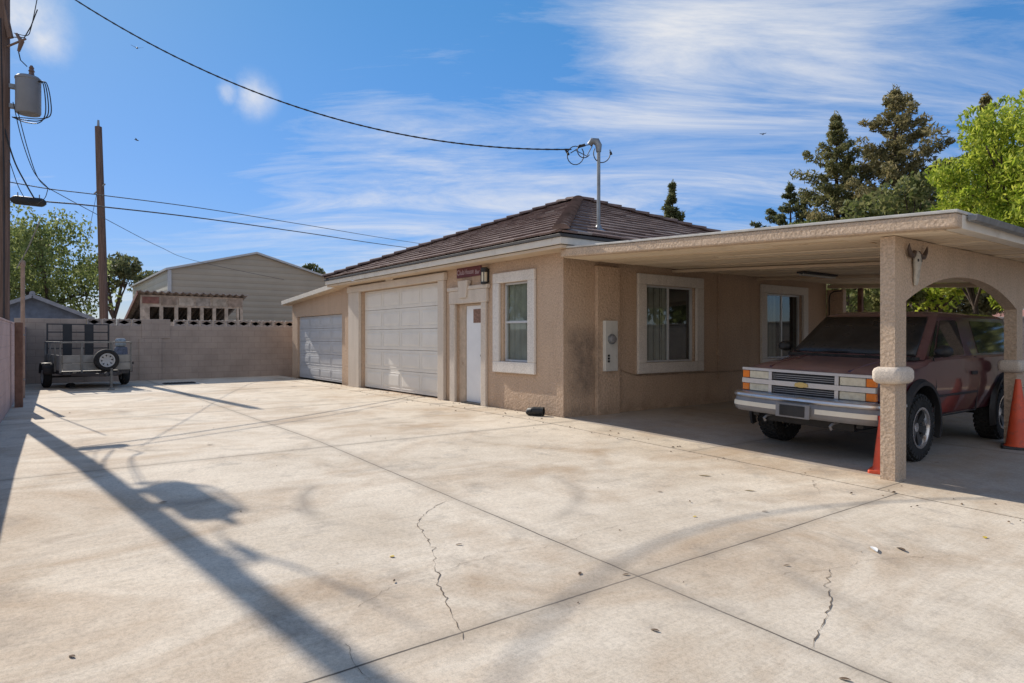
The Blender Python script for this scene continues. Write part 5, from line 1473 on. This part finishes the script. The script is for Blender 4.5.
# birds
for i, (loc, sp_, lab) in enumerate([((-34.395, 4.069, 14.735), 0.34, 'small dark bird gliding below the thick service cable'), ((-34.409, 4.051, 10.488), 0.22, 'tiny dark bird right of the bare pole top'), ((-22.822, 36.301, 13.904), 0.26, 'tiny dark bird in the sky left of the pines')]):
    t = thing('bird', lab, 'bird', loc, (0, .3, i*1.1), 'small birds in the sky')
    s_ = sp_
    mb = MB(); mb.loft([[(x, r_*math.cos(a), r_*math.sin(a)) for a in [2*PI*k_/8 for k_ in range(8)]] for x, r_ in ((-.5*s_,.01*s_),(-.25*s_,.09*s_),(.1*s_,.13*s_),(.35*s_,.08*s_),(.5*s_,.015*s_))])
    mb.build('body', M['cable_grey'], t, smooth=60)
    for q in (-1, 1):
        mb = MB(); mb.hexa([(-.12*s_,q*.08*s_,0),(.22*s_,q*.08*s_,0),(.12*s_,q*.75*s_,.22*s_),(-.05*s_,q*.75*s_,.22*s_)], [(-.12*s_,q*.08*s_,.03*s_),(.22*s_,q*.08*s_,.03*s_),(.12*s_,q*.75*s_,.235*s_),(-.05*s_,q*.75*s_,.235*s_)])
        mb.build('wing', M['cable_grey'], t)

# ------------------------------------------------------------------ trees
def leaves_obj(name, clumps, n_per, size, mat, parent, rr, aspect=1.7, droop=0.0):
    """clumps: (centre, radius vector). Many small leaf quads spread through each clump"""
    vs = []; fs = []
    for c, rad in clumps:
        k_ = int(n_per*(rad[0]*rad[1]*rad[2])**.5) if n_per < 0 else n_per
        for _ in range(k_):
            while True:
                p = Vector((rr.uniform(-1,1), rr.uniform(-1,1), rr.uniform(-1,1)))
                if p.length <= 1: break
            p = p.normalized()*p.length**.55
            q = Vector((c[0]+p.x*rad[0], c[1]+p.y*rad[1], c[2]+p.z*rad[2]))
            d = Vector((rr.gauss(0,1), rr.gauss(0,1), rr.gauss(0,1)-droop)).normalized()
            e = d.cross(Vector((rr.gauss(0,1), rr.gauss(0,1), rr.gauss(0,1)))).normalized()
            s_ = size*rr.uniform(.6, 1.4); a = d*(s_*aspect/2); b = e*(s_/2)
            n = len(vs); vs += [q-a, q-a*.2+b, q+a, q-a*.2-b]; fs.append((n, n+1, n+2, n+3))
    me = bpy.data.meshes.new(name); me.from_pydata([tuple(v) for v in vs], [], fs); me.materials.append(mat)
    return link(name, me, parent)

def broad(name, label, loc, h, rx, rz_, trunk_h, mat, seed, n_clumps=70, per=160, size=.16, lean=(0,0), cr=.16, droop=0.4, group='trees around the yard', ry=None, zc=None, tr_=.22, asp=1.9):
    rr = random.Random(seed); ry = ry or rx
    t = thing(name, label, 'tree', loc, group=group)
    mb = MB(); zc = zc or (trunk_h+h)/2
    top = Vector((lean[0], lean[1], trunk_h))
    mb.tube([(0,0,-.2), top*.5+Vector((.1,0,0)), top], [tr_, tr_*.8, tr_*.65], 10)
    cl = []; tips = []
    for i in range(n_clumps):
        while True:
            p = Vector((rr.uniform(-1,1), rr.uniform(-1,1), rr.uniform(-1,1)))
            if .25 < p.length <= 1: break
        p = p*(.80+.2*rr.random())
        c = Vector((lean[0]*1.4+p.x*rx, lean[1]*1.4+p.y*ry, zc+p.z*rz_))
        k_ = rr.uniform(.7, 1.45)
        cl.append((c, (rx*cr*k_*1.25, ry*cr*k_*1.25, rz_*cr*k_)))
        tips.append(c)
    for i in range(7):
        a = rr.choice(tips); m1 = top.lerp(a, .5)+Vector((rr.uniform(-.3,.3), rr.uniform(-.3,.3), rr.uniform(-.1,.5)))
        mb.tube([top-Vector((0,0,.1)), m1, a], [tr_*.5, tr_*.3, tr_*.1], 7)
        for b in sorted(tips, key=lambda q: (q-a).length)[1:6]:
            mb.tube([m1.lerp(a, .4), m1.lerp(b, .6)+Vector((0,0,.15)), b], [tr_*.18, tr_*.12, tr_*.05], 5)
    mb.build('trunk', M['bark'], t, smooth=50)
    leaves_obj('crown', cl, per, size, M[mat], t, rr, asp, droop)
    return t

def pine(name, label, loc, h, rad, mat, seed, z0=.18, whorls=22, tuft=.42, per=60, group='pines beyond the house', shape=1.0, size=.085, gap=0.0):
    rr = random.Random(seed); t = thing(name, label, 'tree', loc, group=group)
    mb = MB(); mb.tube([(0,0,-.3),(.08,0,h*.5),(0,.05,h*.98)], [h*.022, h*.014, .02], 8)
    cl = []
    for w_ in range(whorls):
        f = w_/(whorls-1); z = h*(z0+(1-z0)*f**.95)
        rw = rad*((1-f)**shape*.97+.03)*rr.uniform(.7, 1.15)
        nb = max(4, int(7-2*f)) ; a0 = rr.uniform(0, 2*PI)
        for b in range(nb):
            if rr.random() < gap: continue
            a = a0+2*PI*b/nb+rr.uniform(-.4,.4); L = rw*rr.uniform(.5,1.25)
            tip = Vector((math.cos(a)*L, math.sin(a)*L, z+L*rr.uniform(.02,.32)))
            base = Vector((0,0,z-.1*L)); mid = base.lerp(tip,.55)-Vector((0,0,.06*L))
            mb.tube([base, mid, tip], [.012*h*(1-f*.8)*.4, .018, .008], 5)
            nt = max(2, int(L/tuft*1.5))
            for k_ in range(nt):
                u = .3+.7*(k_+.6)/nt
                p = base.lerp(mid, u/.55) if u < .55 else mid.lerp(tip, (u-.55)/.45)
                p = p+Vector((rr.gauss(0,.12)*L*.5, rr.gauss(0,.12)*L*.5, rr.uniform(0,.14)))
                s_ = tuft*rr.uniform(.55,1.1)*(1-.55*f)
                cl.append((p, (s_, s_, s_*.72)))
    cl.append((Vector((0,.05,h)), (tuft*.35, tuft*.35, tuft*1.1)))
    mb.build('trunk', M['bark'], t, smooth=50)
    leaves_obj('crown', cl, per, size, M[mat], t, rr, 3.4, -.3)
    return t
TR = [('b', ('mesquite_tree', 'airy light green tree with dark limbs behind the blue shed', (-43.758, 1.554, 0.0), 8.4, 3.3, 3.6, 3.0, 'leaf_mesquite', 3), {'n_clumps': 90, 'per': 125, 'size': 0.105, 'lean': (0.2, -0.6), 'cr': 0.19, 'zc': 4.9, 'tr_': 0.22, 'droop': 1.0}), ('b', ('mesquite_tree', 'pale green tree partly hidden by the left utility pole', (-50.386, -0.641, 0.0), 8.3, 2.8, 3.2, 3.0, 'leaf_mesquite', 4), {'n_clumps': 60, 'per': 125, 'size': 0.11, 'cr': 0.2, 'zc': 5.6, 'tr_': 0.2, 'droop': 1.0}), ('b', ('spreading_pine', 'dark spreading pine behind the bare leaning pole', (-63.053, 5.793, 0.0), 8.4, 2.4, 1.6, 3.0, 'needle_blue', 5), {'n_clumps': 30, 'per': 70, 'size': 0.2, 'cr': 0.24, 'zc': 6.7, 'group': 'dark trees far behind the back wall', 'tr_': 0.25}), ('b', ('spreading_pine', 'dark ragged tree above the left end of the barn roof', (-67.741, 9.544, 0.0), 7.6, 2.2, 1.2, 3.0, 'needle_blue', 6), {'n_clumps': 20, 'per': 60, 'size': 0.2, 'cr': 0.24, 'zc': 6.5, 'group': 'dark trees far behind the back wall', 'tr_': 0.2}), ('b', ('round_tree', 'small dark tree top between the barn roof and the house', (-61.214, 21.635, 0.0), 8.5, 1.0, 1.0, 5.0, 'needle_blue', 7), {'n_clumps': 16, 'per': 60, 'size': 0.2, 'cr': 0.32, 'zc': 7.4, 'group': 'dark trees far behind the back wall', 'tr_': 0.15}), ('p', ('pine_tree', 'lone slim pine top showing above the house roof', (-30.096, 36.584, 0.0), 12.04, 3.4, 'needle_blue', 8), {'whorls': 22, 'per': 44, 'z0': 0.35, 'tuft': 0.5, 'gap': 0.35, 'shape': 1.3, 'size': 0.1}), ('p', ('pine_tree', 'low slim pine, leftmost beside the carport roof', (-27.285, 47.041, 0.0), 12.73, 5.6, 'needle_blue', 9), {'whorls': 20, 'per': 50, 'z0': 0.2, 'tuft': 0.6, 'gap': 0.15, 'shape': 0.8, 'size': 0.1}), ('p', ('pine_tree', 'medium pointed pine left of the tallest pine', (-23.659, 46.884, 0.0), 17.04, 5.4, 'needle', 10), {'whorls': 28, 'per': 55, 'z0': 0.14, 'tuft': 0.72, 'shape': 0.78, 'gap': 0.12, 'size': 0.095}), ('p', ('pine_tree', 'tallest dense brownish pine above the carport', (-20.21, 48.163, 0.0), 18.1, 7.0, 'needle_brown', 12), {'whorls': 30, 'per': 62, 'z0': 0.14, 'tuft': 0.82, 'shape': 0.66, 'gap': 0.12, 'size': 0.1}), ('p', ('pine_tree', 'dark pine tip peeking over the bright green tree', (-16.077, 52.029, 0.0), 17.33, 3.6, 'needle_brown', 13), {'whorls': 22, 'per': 55, 'z0': 0.2, 'tuft': 0.62, 'shape': 0.75, 'gap': 0.2, 'size': 0.11}), ('b', ('olive_tree', 'olive green bushy tree between the tall pine and bright tree', (-13.352, 33.943, 0.0), 9.4, 2.5, 3.4, 2.6, 'leaf_olive', 14), {'n_clumps': 70, 'per': 90, 'size': 0.15, 'cr': 0.19, 'zc': 5.9}), ('b', ('olive_tree', 'low olive tree in front of the medium pine', (-19.326, 40.986, 0.0), 7.4, 3.4, 2.2, 2.4, 'leaf_olive', 15), {'n_clumps': 50, 'per': 100, 'size': 0.18, 'cr': 0.2, 'zc': 5.6}), ('b', ('olive_tree', 'olive tree filling in below the medium pine', (-22.07, 40.653, 0.0), 9.3, 3.0, 2.0, 2.4, 'leaf_olive', 41), {'n_clumps': 46, 'per': 110, 'size': 0.17, 'cr': 0.21, 'zc': 7.2}), ('b', ('olive_tree', 'olive tree filling in below the tallest pine', (-17.59, 39.968, 0.0), 10.0, 2.6, 2.2, 2.4, 'leaf_olive', 42), {'n_clumps': 46, 'per': 110, 'size': 0.16, 'cr': 0.21, 'zc': 7.5}), ('b', ('bright_green_tree', 'bright yellow-green feathery tree at the right edge', (-6.669, 27.014, 0.0), 9.9, 3.5, 3.7, 3.0, 'leaf_bright', 16), {'n_clumps': 260, 'per': 230, 'size': 0.058, 'cr': 0.11, 'zc': 6.0, 'droop': 0.9, 'asp': 3.2}), ('b', ('bright_green_tree', 'yellow-green tree far behind the carport posts', (-11.256, 30.063, 0.0), 5.2, 2.2, 1.5, 2.2, 'leaf_bright', 17), {'n_clumps': 36, 'per': 70, 'size': 0.13, 'cr': 0.2, 'zc': 3.9, 'tr_': 0.16}), ('b', ('olive_tree', 'sparse leaning tree seen through the arched wall', (-9.012, 28.054, 0.0), 4.8, 1.5, 1.0, 2.6, 'leaf_olive', 18), {'n_clumps': 14, 'per': 60, 'size': 0.13, 'cr': 0.25, 'zc': 4.2, 'tr_': 0.13}), ('b', ('olive_tree', 'thin tree behind the back wing wall of the carport', (-12.355, 25.247, 0.0), 4.4, 1.0, 1.4, 1.8, 'leaf_olive', 19), {'n_clumps': 18, 'per': 50, 'size': 0.12, 'cr': 0.22, 'zc': 2.9, 'tr_': 0.1}), ('b', ('olive_tree', 'shrubby tree behind the vehicle roof', (-11.71, 26.946, 0.0), 4.6, 1.5, 1.4, 1.6, 'leaf_olive', 21), {'n_clumps': 28, 'per': 80, 'size': 0.12, 'cr': 0.22, 'zc': 3.0, 'tr_': 0.13}), ('b', ('shade_tree', 'green shade tree beyond the pink wall, nearest the bare pole', (-27, -8.5, 0), 7.5, 3.2, 2.8, 2.4, 'leaf_mesquite', 30), {'n_clumps': 50, 'per': 90, 'size': 0.22, 'cr': 0.22}), ('b', ('shade_tree', 'green shade tree far beyond the pink wall', (-34, -12, 0), 8, 3.2, 2.8, 2.4, 'leaf_olive', 31), {'n_clumps': 50, 'per': 90, 'size': 0.22, 'cr': 0.22}), ('b', ('shade_tree', 'green shade tree behind the rear grey wall', (1.0, 23, 0), 7.5, 3.2, 2.8, 2.4, 'leaf_mesquite', 32), {'n_clumps': 50, 'per': 90, 'size': 0.22, 'cr': 0.22}), ('b', ('shade_tree', 'green shade tree in the middle of the yard behind the rear grey wall', (4.5, 28, 0), 7.5, 3.2, 2.8, 2.4, 'leaf_olive', 33), {'n_clumps': 50, 'per': 90, 'size': 0.22, 'cr': 0.22}), ('b', ('shade_tree', 'green shade tree far behind the rear grey wall', (9, 32, 0), 8, 3.2, 2.8, 2.4, 'leaf_mesquite', 34), {'n_clumps': 50, 'per': 90, 'size': 0.22, 'cr': 0.22}), ('b', ('shade_tree', 'green shade tree at the far right of the yard', (11, 20, 0), 6.5, 3.2, 2.8, 2.4, 'leaf_olive', 35), {'n_clumps': 50, 'per': 90, 'size': 0.22, 'cr': 0.22})]
for kind, a, kw in TR:
    (broad if kind == 'b' else pine)(*a, **kw)

# ------------------------------------------------------------------ camera, sun, sky
cam = bpy.data.cameras.new('camera'); co = bpy.data.objects.new('camera', cam); COL.objects.link(co)
cam.sensor_fit = 'HORIZONTAL'; cam.sensor_width = 36; cam.lens = 36*650/1024
cam.shift_y = -3.5/1024; cam.clip_start = .05; cam.clip_end = 3000
co.location = (0, 0, 1.35)
yaw = math.atan(485/650)                       # looking along (-cos, sin)
fw = Vector((-math.cos(yaw), math.sin(yaw), 0))
co.rotation_euler = fw.to_track_quat('-Z', 'Y').to_euler()
scene.camera = co
EL, AZ = R(32.7), R(6.7)
Ld = Vector((math.cos(EL)*math.cos(AZ), math.cos(EL)*math.sin(AZ), -math.sin(EL)))   # the way the light travels
sun = bpy.data.lights.new('sun', 'SUN'); so_ = bpy.data.objects.new('sun', sun); COL.objects.link(so_)
sun.energy = 3.6; sun.angle = R(0.45); sun.color = (1.0, 0.92, 0.81)
so_.rotation_euler = Ld.to_track_quat('-Z', 'Y').to_euler(); so_.location = (-30, -4, 30)
W = bpy.data.worlds.new('World'); scene.world = W; W.use_nodes = True
nt = W.node_tree; bg = nt.nodes['Background']
sky = nt.nodes.new('ShaderNodeTexSky'); sky.sky_type = 'NISHITA'; sky.sun_disc = False
to_sun = -Ld
sky.sun_elevation = EL; sky.sun_rotation = math.atan2(to_sun.x, to_sun.y)
sky.air_density = 1.0; sky.dust_density = 0.3; sky.ozone_density = 2.5; sky.altitude = 600
bg.inputs['Strength'].default_value = 0.14
class WN(NT):
    def __init__(self, t): self.t = t
N = WN(nt)
tc = N.n('ShaderNodeTexCoord'); x, y, z = N.sep(tc.outputs['Generated'])
# cloud deck seen in perspective: direction divided by its height
zz = N.math('ADD', N.math('MAXIMUM', z, 0.0), 0.16)
ca, sa = math.cos(0.95), math.sin(0.95)          # wind direction of the streaks
u_ = N.math('DIVIDE', N.math('ADD', N.math('MULTIPLY', x, ca), N.math('MULTIPLY', y, sa)), zz)
w_ = N.math('DIVIDE', N.math('SUBTRACT', N.math('MULTIPLY', y, ca), N.math('MULTIPLY', x, sa)), zz)
def deck(a, b, ox, oy, sc, det, ro, di):
    cb = N.n('ShaderNodeCombineXYZ'); N.put(cb.inputs[0], N.math('ADD', N.math('MULTIPLY', u_, a), ox)); N.put(cb.inputs[1], N.math('ADD', N.math('MULTIPLY', w_, b), oy))
    return N.noise(cb.outputs[0], sc, det, ro, di)
n1 = deck(0.50, 1.6, (1.7, 0.4, 0.0)[0], (1.7, 0.4, 0.0)[1], 1.7, 12, 0.68, 0.7)
n2 = deck(0.25, 0.5, 4.2, 1.3, 1.0, 3, 0.5, 0.0)
def bank(px_dir, r):
    '''soft bank of cloud round one direction of the sky'''
    c = Vector(px_dir).normalized()
    dv = N.n('ShaderNodeVectorMath', operation='DISTANCE'); nt.links.new(tc.outputs['Generated'], dv.inputs[0]); dv.inputs[1].default_value = c
    return N.n('ShaderNodeMapRange', interpolation_type='SMOOTHSTEP', **{'From Min': 0.0, 'From Max': r, 'To Min': 1.0, 'To Max': 0.0, 'Value': dv.outputs['Value']}).outputs[0]
cov = N.math('MULTIPLY', n2, 0.55)
for d_, r_, a_ in [((-0.6837, 0.7559, 0.4154), 0.17, 0.3), ((-0.6009, 0.8668, 0.4462), 0.2, 0.33), ((-0.4905, 1.0148, 0.4508), 0.15, 0.26), ((-0.8769, 0.4969, 0.2738), 0.32, 0.4), ((-0.6837, 0.7559, 0.2892), 0.35, 0.26), ((-0.9965, 0.3366, 0.2277), 0.3, 0.3), ((-0.4445, 1.0764, 0.2585), 0.3, 0.2), ((-1.2357, 0.016, 0.2892), 0.2, 0.2), ((-1.0885, 0.2133, 0.4585), 0.42, -0.55), ((-0.8401, 0.5462, 0.4892), 0.3, -0.35), ((0.55, -0.75, 0.35), 1.15, 0.75), ((0.9, 0.2, 0.4), 0.7, 0.5), ((0.1, -0.2, 1.0), 0.75, 0.35), ((0.2, -0.95, 0.15), 0.8, 0.7)]:  # unseen banks behind the camera and overhead are added for white fill light
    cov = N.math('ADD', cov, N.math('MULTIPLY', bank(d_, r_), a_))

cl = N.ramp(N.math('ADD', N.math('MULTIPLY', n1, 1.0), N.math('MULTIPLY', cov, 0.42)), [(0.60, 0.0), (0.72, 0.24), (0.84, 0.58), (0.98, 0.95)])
# clear desert air: less glare round the sun, deeper blue overhead
lum = N.n('ShaderNodeRGBToBW'); nt.links.new(sky.outputs[0], lum.inputs[0])
gain = N.math('DIVIDE', 0.91, N.math('POWER', N.math('MAXIMUM', lum.outputs[0], 0.05), 0.5))
hz = N.n('ShaderNodeMapRange', **{'From Min': 0.0, 'From Max': 0.45, 'To Min': 1.0, 'To Max': 0.0, 'Value': z}).outputs[0]
tnt = N.mix(hz, (0.74, 1.02, 1.16), (0.9, 0.98, 1.36))
sc_ = N.n('ShaderNodeVectorMath', operation='SCALE'); nt.links.new(sky.outputs[0], sc_.inputs[0]); nt.links.new(gain, sc_.inputs['Scale'])
hs = N.n('ShaderNodeHueSaturation', Saturation=1.1, Value=1.0); nt.links.new(N.mix(1.0, sc_.outputs[0], tnt, 'MULTIPLY'), hs.inputs['Color'])
pn = N.n('ShaderNodeTexNoise', Scale=16.0, Detail=9, Roughness=0.62); nt.links.new(tc.outputs['Generated'], pn.inputs['Vector'])
pf = None
for d_, r_ in [((-1.0407, 0.2774, 0.3723), 0.042), ((-1.0628, 0.2478, 0.3785), 0.026), ((-1.2523, -0.0062, 0.4954), 0.065), ((-1.2339, 0.0185, 0.4585), 0.04)]:
    b_ = bank(d_, r_); pf = b_ if pf is None else N.math('MAXIMUM', pf, b_)
puff = N.ramp(N.math('ADD', N.math('MULTIPLY', pn.outputs['Fac'], 0.85), N.math('MULTIPLY', pf, 0.28)), [(0.42, 0.0), (0.60, 0.42), (0.82, 0.92)])
cl = N.math('MAXIMUM', cl, N.math('MULTIPLY', puff, N.math('POWER', pf, 0.6)))
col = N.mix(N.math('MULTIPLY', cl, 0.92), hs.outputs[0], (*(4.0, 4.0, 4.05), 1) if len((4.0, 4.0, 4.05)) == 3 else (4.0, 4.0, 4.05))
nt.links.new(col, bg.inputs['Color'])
vs_ = scene.view_settings
vs_.view_transform = 'Standard'; vs_.look = 'None'; vs_.exposure = 0.6; vs_.gamma = 1.0; vs_.use_curve_mapping = False
scene.cycles.max_bounces = 8; scene.cycles.diffuse_bounces = 4; scene.cycles.transparent_max_bounces = 12
